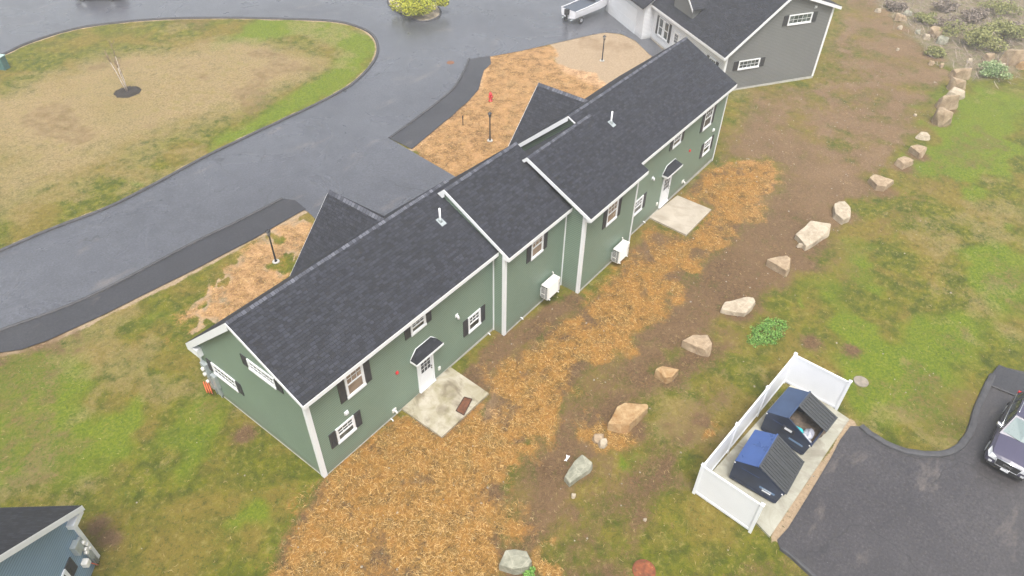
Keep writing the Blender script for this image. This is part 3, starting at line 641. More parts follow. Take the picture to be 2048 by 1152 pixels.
# trims
gb = -.25
corner(H, 0, 0, gb, uz(A_re, A_rd, 0) - .02, -1, -1, .17)
corner(H, 0, WD, gb, fz(A_rd, WD) - .02, -1, 1, .15)
corner(H, LA, yB, gb - .1, uz(B_re, B_rd, yB) - .02, -1, -1, .14)
corner(H, LB, yC, gb - .1, uz(C_re, C_rd, yC) - .02, -1, -1, .15)
corner(H, LC, yC, gb - .2, uz(C_re, C_rd, yC) - .02, 1, -1, .10)
corner(H, LD, yD, gb - .4, uz(D_re, D_rd, yD) - .02, 1, -1, .10)
inner(H, LA, 0, gb, 5.2, -1); inner(H, LB, yB, gb, 5.2, -1)
er = MB()
# boxed eave return at the front corner of the near gable, small ones at the rear corners
er.hexa([(-.24, WD - .55, A_fe[1] - .42), (.0, WD - .55, A_fe[1] - .42), (.0, WD + .34, A_fe[1] - .42), (-.24, WD + .34, A_fe[1] - .42), (-.24, WD - .55, A_fe[1] + .05), (.0, WD - .55, A_fe[1] + .05), (.0, WD + .34, A_fe[1] - .12), (-.24, WD + .34, A_fe[1] - .12)])
er.build('eave_return', WHITE, H); er = MB(); er.box(LB - .12, LB, yC - .30, yC + .02, 4.93, 5.09); er.build('eave_return', WHITE, H); er = MB(); er.box(LA - .1, LA - .031, yB - .3, yB + .0, 5.1, 5.25)
er.build('eave_return', WHITE, H); er = MB(); er.box(LB - .11, LB + .02, C_rd[0] - .02, C_rd[0] + .42, C_rd[1] - .52, C_rd[1] - .33)
er.build('eave_return', WHITE, H)
fd = MB(); fd.box(-.012, .2, .02, WD - .02, -.6, .05); fd.box(0.2, LA, -.012, .2, -.6, .02); fd.box(LA + .01, LB, yB - .012, yB + .2, -.6, -.04); fd.box(LB + .01, LC - .01, yC - .012, yC + .2, -.6, -.07); fd.box(LC, LD - .02, yD - .012, yD + .2, -.6, -.12)
fd.build('foundation', FOUND, H)
FA = FR((0, 0, 0), 'rear'); FB = FR((0, yB, 0), 'rear'); FC = FR((0, yC, 0), 'rear'); FD = FR((0, yD, 0), 'rear'); FG = FR((0, 0, 0), 'x0')
window(H, FA, 1.05, 2.06, 1.33, 2.25); window(H, FA, 1.98, 2.99, 3.46, 4.91, pane=BLIND)
window(H, FA, 9.65, 10.59, 1.22, 2.25); window(H, FA, 5.85, 6.80, 4.10, 4.84)
window(H, FB, 13.82, 14.84, 3.67, 4.98, pane=BLIND); window(H, FC, 19.19, 20.30, 3.23, 4.58, pane=BLIND)
window(H, FD, 31.75, 32.95, 3.50, 4.98); window(H, FD, 32.70, 33.80, 1.12, 2.15)
a = WY(1349, 269, yD); b = WY(1361.5, 282, yD); window(H, FD, a.x, a.x + 1.05, b.z + .0, b.z + .8)
a = WY(1268.7, 403, yD); b = WY(1284, 419, yD); window(H, FD, 23.28, 24.38, 1.33, 2.36)
window(H, FG, -7.02, -5.25, 1.85, 2.57, grid=(6, 2), double=False, sw=.36); window(H, FG, -3.39, -1.68, 4.71, 5.29, grid=(6, 2), double=False, sw=.4)
door(H, FA, 5.97, 7.05, .12, 2.2); a = WY(1315.9, 413, yD); 
dx = 26.95; door(H, FD, dx, dx + 1.16, .02, 2.2); hood(H, FA, 5.62, 7.42, 2.60, 3.05, .42)
hood(H, FD, 26.65, 28.6, 2.62, 3.07, .42)
for F, y0, L in ((FA, 0, [('vent', 691.9, 825), ('alarm', 793.3, 745), ('spigot', 788, 820), ('pipe', 781.3, 837), ('outlet', 878, 735.8), ('light', 913, 631), ('pipe', 975.7, 665.8)]),
                 (FB, yB, [('pipe', 1041.4, 634.7)]), (FD, yD, [('light', 1304.8, 355.6), ('alarm', 1379, 301), ('vent', 1426, 259.8), ('spigot', 1365, 362.8), ('outlet', 1313, 407.5), ('pipe', 1286, 442.7)])):
    for kind, px, py in L:
        p = WY(px, py, y0); small(H, F, p.x, p.z, kind)
def on_slope(px, py, re, rd):
    s = (rd[1] - re[1]) / (rd[0] - re[0]); d = ray(px, py); t = (re[1] + s * (CP[1] - re[0]) - CP[2]) / (d[2] - s * d[1]); return Vector(CP + t * d)
for (px, py, re, rd) in ((880.5, 442, A_re, A_rd), (1222, 246, D_re, D_rd)):
    p = on_slope(px, py, re, rd); s = (rd[1] - re[1]) / (rd[0] - re[0]); m = MB()
    m.tube([p - Vector((0, 0, .2)), p + Vector((0, 0, .72))], .05, 14); vo = m.build('vent_pipe', WHITE, H)
    m = MB(); q = [(p.x - .16, p.y - .26, p.z - .26 * s + .012), (p.x + .16, p.y - .26, p.z - .26 * s + .012), (p.x + .16, p.y + .14, p.z + .14 * s + .012), (p.x - .16, p.y + .14, p.z + .14 * s + .012)]
    m.hexa(q + [(x, y, z + .015) for x, y, z in q]); m.lathe(p - Vector((0, 0, .06)), [(.13, 0), (.085, .16), (.075, .2)], 14); m.build('flashing', GREYM, vo)
# meters on the near gable
mm = MB(); mF = FG
mm.fbox(mF, -7.85, -7.45, 1.35, 2.15, .001, .2); mm.fbox(mF, -7.36, -7.02, .75, 1.6, .001, .16); mm.fbox(mF, -7.78, -7.5, .72, 1.28, .001, .15); mm.fbox(mF, -7.36, -7.1, .15, .7, .001, .12)
mb_ = mm.build('meter_box', GREYM, H, bevel=.015)
for (yy, zz, r) in ((7.65, 1.85, .1), (7.65, 1.5, .1), (7.64, 1.0, .09)): mm = MB(); mm.tube([(-.2, yy, zz), (-.3, yy, zz)], [r, r * .92], 16); mm.build('meter_dial', ACW, mb_)
mm = MB(); mm.tube([(-.08, 7.55, .72), (-.08, 7.55, -.2)], .035, 8); mm.tube([(-.07, 7.2, .15), (-.07, 7.2, -.2)], .03, 8); mm.build('conduit', GREYM, H)

# heat pumps on wall brackets
def heat_pump(x0, yw, z0, label, L=1.16, Dp=.46, Hh=.93):
    r = empty('heat_pump', (x0, yw, z0)); tag(r, label, 'heat pump', 'heat pumps mounted on the rear wall')
    m = MB(); y1 = -.14; y0 = y1 - Dp; m.box(0, L, y0, y1, 0, Hh); m.build('casing', ACW, r, bevel=.025)
    m = MB(); m.box(-.012, -.001, y0 + .05, y0 + .17, .06, Hh - .05); m.box(-.012, -.001, y0 + .2, y1 - .03, .06, .30); m.box(-.012, -.001, y0 + .2, y1 - .03, .38, Hh - .05); m.build('side_grille', DARKG, r)
    m = MB()
    for i in range(11): m.box(-.02, -.0125, y0 + .05, y1 - .03, .09 + i * .07, .102 + i * .07)
    m.build('louvre', ACW, r)
    m = MB(); m.box(.06, L - .22, y0 - .012, y0 - .001, .05, Hh - .06)
    for i in range(16): m.box(.07, L - .23, y0 - .024, y0 - .0125, .07 + i * .05, .078 + i * .05)
    m.build('fan_guard', ACW, r)
    m = MB(); m.box(L - .11, L - .05, y0 - .012, y0 - .001, .45, .6); m.build('badge', GREYM, r)
    for x in (.15, L - .18): m = MB(); m.box(x, x + .05, y0 - .06, 0, -.06, -.001); m.box(x, x + .05, -.05, 0, -.001, .5); m.build('bracket', WHITE, r)
    m = MB(); m.tube([(L + .02, -.1, .3), (L + .1, -.06, .3), (L + .1, -.04, .9), (L + .06, -.01, .95)], .035, 8); m.build('refrigerant_line', ACW, r)
p = WY(1080, 570, yB - .56); q = WY(1121, 551, yB - .56)
pa = WY(1081, 569, yB - .3); heat_pump(14.72, yB, .50, 'ivory heat pump on the recessed middle wall left of the inner corner')
pb = WY(1222, 495, yC - .3); heat_pump(20.22, yC, .13, 'ivory heat pump on the projecting wall nearer the clean concrete patio')

# hose coil near the meters
h = MB(); hp = Vector((-.22, 7.75, gz(0)))
for k in range(3):
    pts = [hp + Vector((-.06 * k + math.cos(t) * .12, .30 * math.cos(t) + .1 * k, .42 + (.26 - .02 * k) * math.sin(t))) for t in [2 * math.pi * i / 22 for i in range(23)]]; h.tube(pts, .028, 7, caps=False)
h.tube([hp + Vector((0, .1, .66)), hp + Vector((.2, .1, .72))], .03, 8)
tag(h.build('garden_hose', ORANGE), 'coiled orange hose hanging by the grey meters at the green gable corner', 'hose')

# ------------------------------------------------------------------ GREY HOUSE (far) and BLUE HOUSE (near left)
a2 = Vector((53.318, -2.021, 0)); nrm = Vector((.53362, .84573, 0)); rz2 = math.atan2(.84573, .53362)
H2 = empty('grey_house', (a2.x, a2.y, -.62), rz2); tag(H2, 'grey sided house with white street front and two small gable windows beyond the green house', 'house')
re2, rd2, fe2 = (-.65, 6.33), (4.35, 7.97), (9.70, 3.38)
def saltbox(root, x0, x1, re, rd, fe, ry, fy, side, front, rakex=(1, 1)):
    s1 = (rd[1] - re[1]) / (rd[0] - re[0]); s2 = (rd[1] - fe[1]) / (fe[0] - rd[0])
    m = MB(); prof = [(ry, -.3), (fy, -.3), (fy, fe[1] + s2 * (fe[0] - fy) - .104), (rd[0], rd[1] - .104), (ry, re[1] + s1 * (ry - re[0]) - .104)]
    A = [(x0, y, z) for y, z in prof]; B = [(x1, y, z) for y, z in prof]; m.poly(A); m.poly(B)
    for i in range(5): m.poly([A[i], A[(i + 1) % 5], B[(i + 1) % 5], B[i]], mi=1 if i == 1 else 0)
    m.build('wall', [side, front], root)
    roof_unit(root, x0 - .3, x1 + .3, re, rd, fe, rakes=rakex, rsh=.16, fsh=.2)
    return s1, s2
saltbox(H2, 0, 13, re2, rd2, fe2, -.2, 9.3, GREEND, WHITEW)
F2 = FR((0, 0, 0), 'x0')
window(H2, F2, -4.15, -1.85, 5.25, 6.05, grid=(5, 2), double=False, sw=.45); window(H2, F2, -7.98, -5.93, 2.0, 2.74, grid=(5, 2), double=False, sw=.45)
small(H2, F2, -1.75, 6.45, 'vent')
corner(H2, 0, -.2, .25, 6.3, -1, -1, .16); corner(H2, 0, 9.3, .25, 3.5, -1, 1, .16)
fd = MB(); fd.box(-.02, 13, -.22, 9.32, -.3, .28); fd.build('foundation', FOUND, H2)
F2f = FR((0, 9.3, 0), 'front')
def wf(u0, u1, z0, z1, **k): return window(H2, F2f, -u1, -u0, z0, z1, **k)
wf(9.0, 9.85, .95, 2.6, shut=(0, 1), grid=(1, 1)); wf(10.0, 10.85, .95, 2.6, shut=(1, 0), grid=(1, 1)); wf(1.2, 2.2, 1.2, 2.4)
door(H2, F2f, -8.1, -7.1, .3, 2.4); small(H2, F2f, -6.9, 1.9, 'light'); small(H2, F2f, -6.9, 1.2, 'outlet')
# projecting garage wing on the street side
gwx0, gwx1 = 12.0, 20.0; m = MB(); m.box(gwx0, gwx1, 4.0, 10.3, -.3, 3.3); m.poly([(gwx0, 3.9, 3.3), (gwx0, 10.3, 3.3), (gwx0, 7.1, 5.6)]); m.build('garage_wall', WHITEW, H2)
m = MB(); L = 4.0
for sg, y1 in ((-1, 3.6), (1, 10.7)):
    q = [(gwx0 - .3, y1, 3.2), (gwx1, y1, 3.2), (gwx1, 7.1, 5.8), (gwx0 - .3, 7.1, 5.8)]; m.poly(q, [(0, 0), (8, 0), (8, L), (0, L)]); m.poly([(x, y, z - .12) for x, y, z in q], [(0, 0)] * 4)
m.build('garage_roof', ROOF, H2)
F2g = FR((0, 10.3, 0), 'front'); g = MB(); g.fbox(F2g, -19.2, -13.4, -.2, 2.4, .0, .03)
for i in range(1, 4): g.fbox(F2g, -19.2, -13.4, -.2 + i * .65, -.17 + i * .65, .031, .04)
g.build('garage_door', WHITE, H2); fd = MB(); fd.box(12.02, 20, 4, 10.32, -.3, .1); fd.build('foundation', FOUND, H2)
# street dormer on the grey house
m = MB(); dx0, dx1, dzr = 6.2, 9.4, 6.3; xc = (dx0 + dx1) / 2
for sg, xe in ((-1, dx0 - .2), (1, dx1 + .2)):
    q = [(xe, 6.6, 4.9), (xe, 9.2, 4.9), (xc, 9.2, dzr), (xc, 5.6, dzr)]; m.poly(q, [(0, 0), (3, 0), (3, 2), (0, 2)]); m.poly([(x, y, z - .1) for x, y, z in q], [(0, 0)] * 4)
m.build('dormer_roof', ROOF, H2)
m = MB(); pts = [(dx0, 3.2), (dx1, 3.2), (dx1, 4.9), (xc, dzr - .13), (dx0, 4.9)]; f = [(x, 8.95, z) for x, z in pts]; b = [(x, 6.4, z) for x, z in pts]; m.poly(f); m.poly(b)
for i in range(5): m.poly([f[i], f[(i + 1) % 5], b[(i + 1) % 5], b[i]])
m.build('dormer_wall', GREEND, H2)
m = MB()
for sg, xe in ((-1, dx0 - .2), (1, dx1 + .2)):
    q = [(xc, 9.2, dzr - .22), (xc, 9.23, dzr - .22), (xe, 9.23, 4.68), (xe, 9.2, 4.68)]; m.hexa(q + [(x, y, z + .2) for x, y, z in q])
m.build('dormer_fascia', WHITE, H2)

q3 = G(198, 1112); yv = Vector((.765, .644, 0)); rz3 = math.atan2(-.765, .644)
H3 = empty('blue_house', (q3.x, q3.y, gz(q3.x)), rz3); tag(H3, 'slate blue house corner with grey roof, white trim and meters at the lower left', 'house')
re3, rd3, fe3 = (-8.7, 5.2), (-4.4, 7.0), (.42, 2.98)
saltbox(H3, -9, 0, re3, rd3, fe3, -8.3, 0, BLUE, BLUE)
corner(H3, 0, 0, -.05, 3.05, 1, 1, .16)
F3 = FR((0, 0, 0), 'x1')
window(H3, F3, -2.9, -1.45, 1.15, 1.85, grid=(5, 2), double=False, sw=.42)
m = MB(); m.box(-.22, .28, -.35, .36, 2.62, 2.86); m.build('eave_return', WHITE, H3)
m = MB(); m.fbox(F3, -.8, -.45, 1.55, 2.1, .001, .22); m.fbox(F3, -.42, -.22, .5, 1.9, .001, .12); mo = m.build('meter_box', GREYM, H3, bevel=.015)
m = MB(); m.fbox(F3, -.86, -.6, .72, 1.02, .001, .24); m.build('utility_box', ACW, H3, bevel=.04)
for u, z in ((-.36, 1.7), (-.28, 1.45), (-.45, 1.4), (-.3, 1.2), (-.5, 1.25)): m = MB(); m.tube([(.12, u, z), (.26, u, z)], [.08, .075], 14); m.build('meter_dial', ACW, mo)
m = MB()
for u in (-.4, -.3, -.22): m.tube([(.08, u, 1.1), (.1, u, .05)], .03, 8)
m.tube([(.12, -.62, .7), (.2, -.5, .3), (.15, -.4, .05)], .02, 6, mi=1); m.build('conduit', [GREYM, ORANGE], H3)

# ------------------------------------------------------------------ fence round the dumpsters
PV = plain('white_vinyl_fence', (.74, .76, .80), .35, var=.03, scale=1)
FN = empty('vinyl_fence', G(1388, 985)); tag(FN, 'white vinyl privacy fence enclosing the two dumpsters on three sides', 'fence')
f0 = G(1388, 985); fA = G(1500, 1063); fB = G(1568, 764); fC = G(1672, 819)
def panel(a, b, hh=2.0):
    d = (b - a); d.z = 0; L = d.length; d.normalize(); nn = Vector((-d.y, d.x, 0)); m = MB(); a = a - f0; b = b - f0
    def bx(s0, s1, t, z0, z1):
        q = lambda s, tt, z: a + d * s + nn * tt + Vector((0, 0, z)); m.hexa([q(s0, -t, z0), q(s1, -t, z0), q(s1, t, z0), q(s0, t, z0), q(s0, -t, z1), q(s1, -t, z1), q(s1, t, z1), q(s0, t, z1)])
    n = 1
    for i in range(n): bx(.06 + (L - .12) * i / n + .0012, .06 + (L - .12) * (i + 1) / n - .0012, .018, .14, hh - .1)
    bx(.06, L - .06, .035, .06, .2); bx(.06, L - .06, .035, hh - .12, hh)
    m.build('fence_panel', PV, FN)
def post(p, hh=2.08):
    m = MB(); p = p - f0; m.box(p.x - .065, p.x + .065, p.y - .065, p.y + .065, p.z - .1, p.z + hh)
    q = [(p.x - .085, p.y - .085, p.z + hh), (p.x + .085, p.y - .085, p.z + hh), (p.x + .085, p.y + .085, p.z + hh), (p.x - .085, p.y + .085, p.z + hh)]
    m.hexa(q + [(p.x + (x - p.x) * .3, p.y + (y - p.y) * .3, z + .07) for x, y, z in q]); m.build('fence_post', PV, FN)
panel(f0, fA); post(fA); post(f0)
k = 3
for i in range(k):
    A_, B_ = f0.lerp(fB, i / k), f0.lerp(fB, (i + 1) / k); panel(A_, B_); post(B_)
panel(fB, fC); post(fC)

# ------------------------------------------------------------------ dumpsters
DB = plain('dark_blue_steel', (.018, .028, .06), .38, .1, var=.35, scale=2); DT = plain('blue_steel_top', (.05, .10, .27), .3, .2, var=.12, scale=1.5)
DT2 = plain('navy_steel_top', (.045, .075, .145), .35, .2, var=.12, scale=1.5)
LIDM = plain('black_plastic_lid', (.045, .048, .052), .5, var=.15); LABW = plain('white_label', (.75, .76, .78), .5); LABB = plain('blue_label', (.12, .2, .33), .5)
DPL0 = plain('black_frame', (.03, .03, .035), .5)
def dumpster(loc, rz, top, label, open_lid, Wd=2.06, Dp=2.24):
    r = empty('dumpster', loc, rz); tag(r, label, 'dumpster', 'dumpsters inside the white fence')
    hr, ht, hf, ym = 1.32, 1.70, .98, .93      # rear height, ridge height, front height, ridge depth; local: x width, y depth rear->front (+)
    prof = [(0, .15), (Dp - .12, .15), (Dp, hf), (ym, ht), (0, hr)]
    m = MB(); t = .04
    for x in (0, Wd): m.poly([(x, y, z) for y, z in prof]); xx = x + (t if x == 0 else -t); m.poly([(xx, y, z) for y, z in prof])
    P = lambda i, x: (x, prof[i][0], prof[i][1])
    for i, j in ((0, 1), (1, 2), (4, 0)): m.poly([P(i, 0), P(i, Wd), P(j, Wd), P(j, 0)])
    for x in (0, Wd - .06):   # rim rails
        m.hexa([(x, ym, ht - .02), (x + .06, ym, ht - .02), (x + .06, Dp, hf - .02), (x, Dp, hf - .02), (x, ym, ht + .035), (x + .06, ym, ht + .035), (x + .06, Dp, hf + .035), (x, Dp, hf + .035)])
    m.box(0, Wd, Dp - .03, Dp + .04, hf - .08, hf + .02); m.box(.05, Wd - .05, .05, Dp - .2, .02, .149)
    bo = m.build('body', DB, r)
    s = (ht - hr) / ym; m = MB(); q = [(0, 0, hr + .003), (Wd, 0, hr + .003), (Wd, ym, ht + .003), (0, ym, ht + .003)]; m.hexa(q + [(x, y, z + .035) for x, y, z in q]); m.box(-.02, Wd + .02, ym - .04, ym + .03, ht + .02, ht + .09); m.build('top_panel', top, r)
    n = math.hypot(Dp - ym, ht - hf); dv = Vector((0, (Dp - ym) / n, (hf - ht) / n)); nv = Vector((0, -dv.z, dv.y))
    def lid(x0, x1, ang=0.0):
        m = MB(); rot = Matrix.Rotation(ang, 3, 'X'); d = rot @ dv; nn = rot @ nv; o = Vector((0, ym, ht + .07)); L = n + .1
        q = lambda x, s_, t_: o + Vector((x, 0, 0)) + d * s_ + nn * t_
        m.hexa([q(x0, 0, 0), q(x1, 0, 0), q(x1, L, 0), q(x0, L, 0), q(x0, 0, .03), q(x1, 0, .03), q(x1, L, .03), q(x0, L, .03)])
        k = 6; w = (x1 - x0 - .1) / k
        for i in range(k):
            a = x0 + .05 + i * w; m.hexa([q(a + .02, .07, .0305), q(a + w * .6, .07, .0305), q(a + w * .6, L - .08, .0305), q(a + .02, L - .08, .0305), q(a + .035, .1, .075), q(a + w * .6 - .015, .1, .075), q(a + w * .6 - .015, L - .11, .075), q(a + .035, L - .11, .075)])
        m.hexa([q(x0, L - .04, .031), q(x1, L - .04, .031), q(x1, L, .031), q(x0, L, .031), q(x0, L - .04, .055), q(x1, L - .04, .055), q(x1, L, .055), q(x0, L, .055)])
        m.build('lid', LIDM, r)
    if open_lid: lid(.02, Wd * .56, math.radians(9))
    else: lid(.02, Wd * .497); lid(Wd * .503, Wd - .02)
    m = MB()
    for x0, x1 in ((-.12, -.002),): m.box(x0, x1, .35, Dp - .45, .62, .82)
    m.build('lift_sleeve', DB, r)
    m = MB(); m.box(Wd + .002, Wd + .03, .03, Dp - .15, .15, .24); m.build('skid_rail', DB, r)
    F = (Vector((Wd, 0, 0)), Vector((0, 1, 0)), Vector((1, 0, 0)))
    m = MB(); m.fbox(F, 1.28, 1.95, .56, .67, .001, .012); m.build('label_stripe', LABB, r)
    m = MB()
    if open_lid: m.fbox(F, .95, 1.3, 1.0, 1.14, .013, .02)
    else:
        for i, w_ in enumerate((.03, .05, .05, .05, .04, .05, .05, .05)): m.fbox(F, 1.42 + i * .05, 1.42 + i * .05 + w_ * .75, .60, .645, .0125, .016)
        m.fbox(F, 1.42, 1.80, .46, .53, .001, .014)
    m.build('sticker', LABW, r)
    if open_lid:
        m = MB(); m.fbox(F, .86, 1.42, 1.17, 1.2, .001, .03); m.fbox(F, .86, 1.42, .92, .95, .001, .03); m.fbox(F, .86, .89, .95, 1.17, .001, .03); m.fbox(F, 1.39, 1.42, .95, 1.17, .001, .03); m.build('sign_frame', DPL0, r)
    m = MB(); m.fbox(F, .35, 1.15, 1.12, 1.13, .001, .008); m.build('weld_line', DT, r)
    m = MB()
    for y in (.02, Dp - .05): m.lathe((Wd + .022, y, (hr if y < .5 else hf) - .06), [(.035, -.02), (.035, 0)], 10, ax='x')
    m.build('reflector', LABW, r)
    m = MB()
    for x in (.15, Wd - .15):
        for y in (.2, Dp - .3): m.lathe((x - .03, y, .055), [(.055, 0), (.055, .05)], 12, ax='x')
    m.build('caster', BLACK, r)
    return r
def at_pad(px, py, h=.09): return G(px, py, h)
d1 = dumpster((0, 0, 0), 0, DT, 'dark blue dumpster with bright blue top and closed black lid nearest the lower fence panel', False)
d2 = dumpster((0, 0, 0), 0, DT2, 'navy dumpster with raised black lid and rubbish bags showing inside', True)
# local +y is the front (towards the parking lot = world -y)
d1.location = (12.93, -13.83, .09 + gz(12)); d1.rotation_euler = (0, 0, math.pi)
d2.location = (16.28, -14.08, .09 + gz(15)); d2.rotation_euler = (0, 0, math.pi - math.radians(6))
BAGM = plain('grey_plastic_bag', (.30, .31, .36), .3, var=.3, scale=6, bump=.8); BAGT = plain('teal_plastic_bag', (.02, .42, .45), .35, var=.3, scale=6, bump=.8); BAGW = plain('white_plastic_bag', (.55, .56, .58), .35, var=.25, scale=6, bump=.8)
def lump(name, loc, s, mat, seed, sub=3, amp=.22, label=None, cat=None, group=None, flat=None):
    b = bmesh.new(); bmesh.ops.create_icosphere(b, subdivisions=sub, radius=1); rnd = np.random.RandomState(seed); o1 = rnd.rand(3) * 50
    from mathutils import noise as mn
    for v in b.verts:
        k = 1 + amp * (mn.noise(v.co * 1.6 + Vector(o1)) * 1.4 + .5 * mn.noise(v.co * 4 + Vector(o1))); v.co = Vector((v.co.x * s[0] * k, v.co.y * s[1] * k, v.co.z * s[2] * k))
    me = bpy.data.meshes.new(name); b.to_mesh(me); b.free(); me.materials.append(mat)
    for p_ in me.polygons: p_.use_smooth = True
    o = bpy.data.objects.new(name, me); COL.objects.link(o); o.location = loc; tag(o, label, cat, group); return o
def in_d2(x, y, z): rot = d2.rotation_euler.z; return Vector((d2.location.x + math.cos(rot) * x - math.sin(rot) * y, d2.location.y + math.sin(rot) * x + math.cos(rot) * y, d2.location.z + z))
# near half of the dumpster is local x ~ 1..1.95 (towards the camera side)

# ------------------------------------------------------------------ boulders
def rock_mat(name, c, c2):
    m = NM(name, .85, .25); co = m.coord(); a = m.noise(co, 1.6, 6, .65, .4); b = m.noise(co, 9, 5, .7)
    k = m.mix(m.ramp(a, .35, .66), c, c2); k = m.mix(m.math('MULTIPLY', m.ramp(b, .35, .7), .4), k, tuple(x * .6 for x in c))
    cr = m.n('ShaderNodeTexVoronoi', feature='DISTANCE_TO_EDGE'); m.l(co, cr.inputs[0]); cr.inputs['Scale'].default_value = 1.3; k = m.mix(m.math('MULTIPLY', m.ramp(cr.outputs[0], .02, .0), .35), k, tuple(x * 1.25 for x in c2))
    m.color(k); m.bump(m.math('ADD', a, m.math('MULTIPLY', b, .5)), .7, .05); return m.m
RT = rock_mat('tan_granite', (.26, .185, .115), (.46, .36, .245)); RG = rock_mat('grey_granite', (.20, .20, .15), (.38, .37, .29)); RO = rock_mat('rusty_granite', (.28, .155, .062), (.47, .345, .19)); RP = rock_mat('pale_granite', (.33, .27, .195), (.53, .455, .345))
def boulder(px, py, wpx, dr, hr, ang, mat, seed, label, flat=.5, group='boulders lining the dirt strip', name='boulder'):
    c = G(px, py); sc = FPX / (Vector(CP) - c).length; L = wpx / sc; Dm = L * dr; Hm = L * hr
    rnd = random.Random(seed); b = bmesh.new(); pts = []
    n = rnd.randint(5, 6)
    for lvl, (z, k) in enumerate(((-.25, 1.04), (.10, 1.05), (.66, .97), (.98, .56 + flat * .5))):
        for i in range(n - (lvl == 3)):
            t = 2 * math.pi * (i + rnd.uniform(-.3, .3) + lvl * .5) / n; rr = k * rnd.uniform(.74, 1.08)
            pts.append((math.cos(t) * rr * L / 2, math.sin(t) * rr * Dm / 2, (z + rnd.uniform(-.04, .03) + (.16 * math.cos(t - seed) if lvl >= 2 else 0)) * Hm))
    vs = [b.verts.new(p) for p in pts]; r = bmesh.ops.convex_hull(b, input=vs)
    bmesh.ops.delete(b, geom=list({g for g in r['geom_interior'] + r['geom_unused'] if isinstance(g, bmesh.types.BMVert)}), context='VERTS')
    bmesh.ops.dissolve_limit(b, angle_limit=math.radians(9), verts=b.verts, edges=b.edges)
    bmesh.ops.bevel(b, geom=[e for e in b.edges], offset=L * .012, segments=1, affect='EDGES', profile=.6)
    bmesh.ops.triangulate(b, faces=b.faces); bmesh.ops.subdivide_edges(b, edges=[e for e in b.edges if e.calc_length() > L * .12], cuts=2, use_grid_fill=True); bmesh.ops.triangulate(b, faces=b.faces)
    from mathutils import noise as mn
    for v in b.verts: v.co += (v.co.normalized()) * (mn.noise(v.co * 2.4 / L * 1.3 + Vector((seed, 0, 0))) * .022 + mn.noise(v.co * 9 / L) * .009) * L
    bmesh.ops.recalc_face_normals(b, faces=b.faces)
    me = bpy.data.meshes.new(name); b.to_mesh(me); b.free(); me.materials.append(mat)
    o = bpy.data.objects.new(name, me); COL.objects.link(o); o.location = (c.x, c.y, gz(c.x)); o.rotation_euler = (0, 0, math.radians(ang)); tag(o, label, 'boulder' if name == 'boulder' else 'stone', group); return o
# ang is the world bearing of the long axis; image right ~ -53 deg in world
BL = [
 (1032, 1146, 66, .85, .62, -50, RG, 3, 'pale grey boulder at the bottom edge below the straw'),
 (1158, 948, 66, .55, .42, 12, RG, 12, 'long grey boulder just right of the white scrap on dirt'),
 (1256, 852, 84, .66, .50, -25, RO, 5, 'large rusty orange flat topped boulder above the two small stones'),
 (1335, 760, 46, .75, .55, -60, RO, 21, 'small orange tan boulder between the largest rusty boulder and the next tan one'),
 (1397, 703, 60, .7, .55, -70, RT, 8, 'jagged tan boulder left of the bright green weed patch'),
 (1478, 624, 68, .52, .42, -45, RP, 31, 'pale wide boulder directly above the bright green weed patch'),
 (1560, 546, 52, .75, .65, -60, RT, 14, 'brown peaked boulder below the broad flat boulder'),
 (1628, 480, 72, .62, .45, -25, RP, 17, 'broad pale tilted boulder with a small stone at its foot'),
 (1685, 433, 34, .9, .75, -50, RP, 9, 'rounded whitish boulder right of the broad tilted boulder'),
 (1760, 379, 54, .7, .45, -60, RT, 25, 'square tan slab boulder third below the small flat stone'),
 (1808, 335, 42, .75, .5, -45, RT, 27, 'blocky pale boulder just above the square tan slab'),
 (1837, 312, 38, .7, .5, -50, RT, 29, 'wedge shaped boulder below the small flat stone'),
 (1846, 276, 26, .6, .35, -50, RP, 33, 'smallest flat stone in the boulder line above the wedge'),
 (1880, 246, 30, .9, .85, -50, RT, 35, 'upright rounded boulder at the left edge of bright grass'),
 (1892, 214, 38, .6, .6, -50, RT, 37, 'wide greyish boulder behind the upright rounded one'),
 (1908, 196, 32, .6, .45, -50, RP, 39, 'whitish boulder with pale top fourth from the far end of the line'),
 (1910, 177, 34, .65, .5, -50, RT, 41, 'grey tan boulder second from the far end of the line'),
 (1918, 155, 36, .55, .45, -50, RT, 43, 'brownish boulder at the far end of the line beside brush'),
]
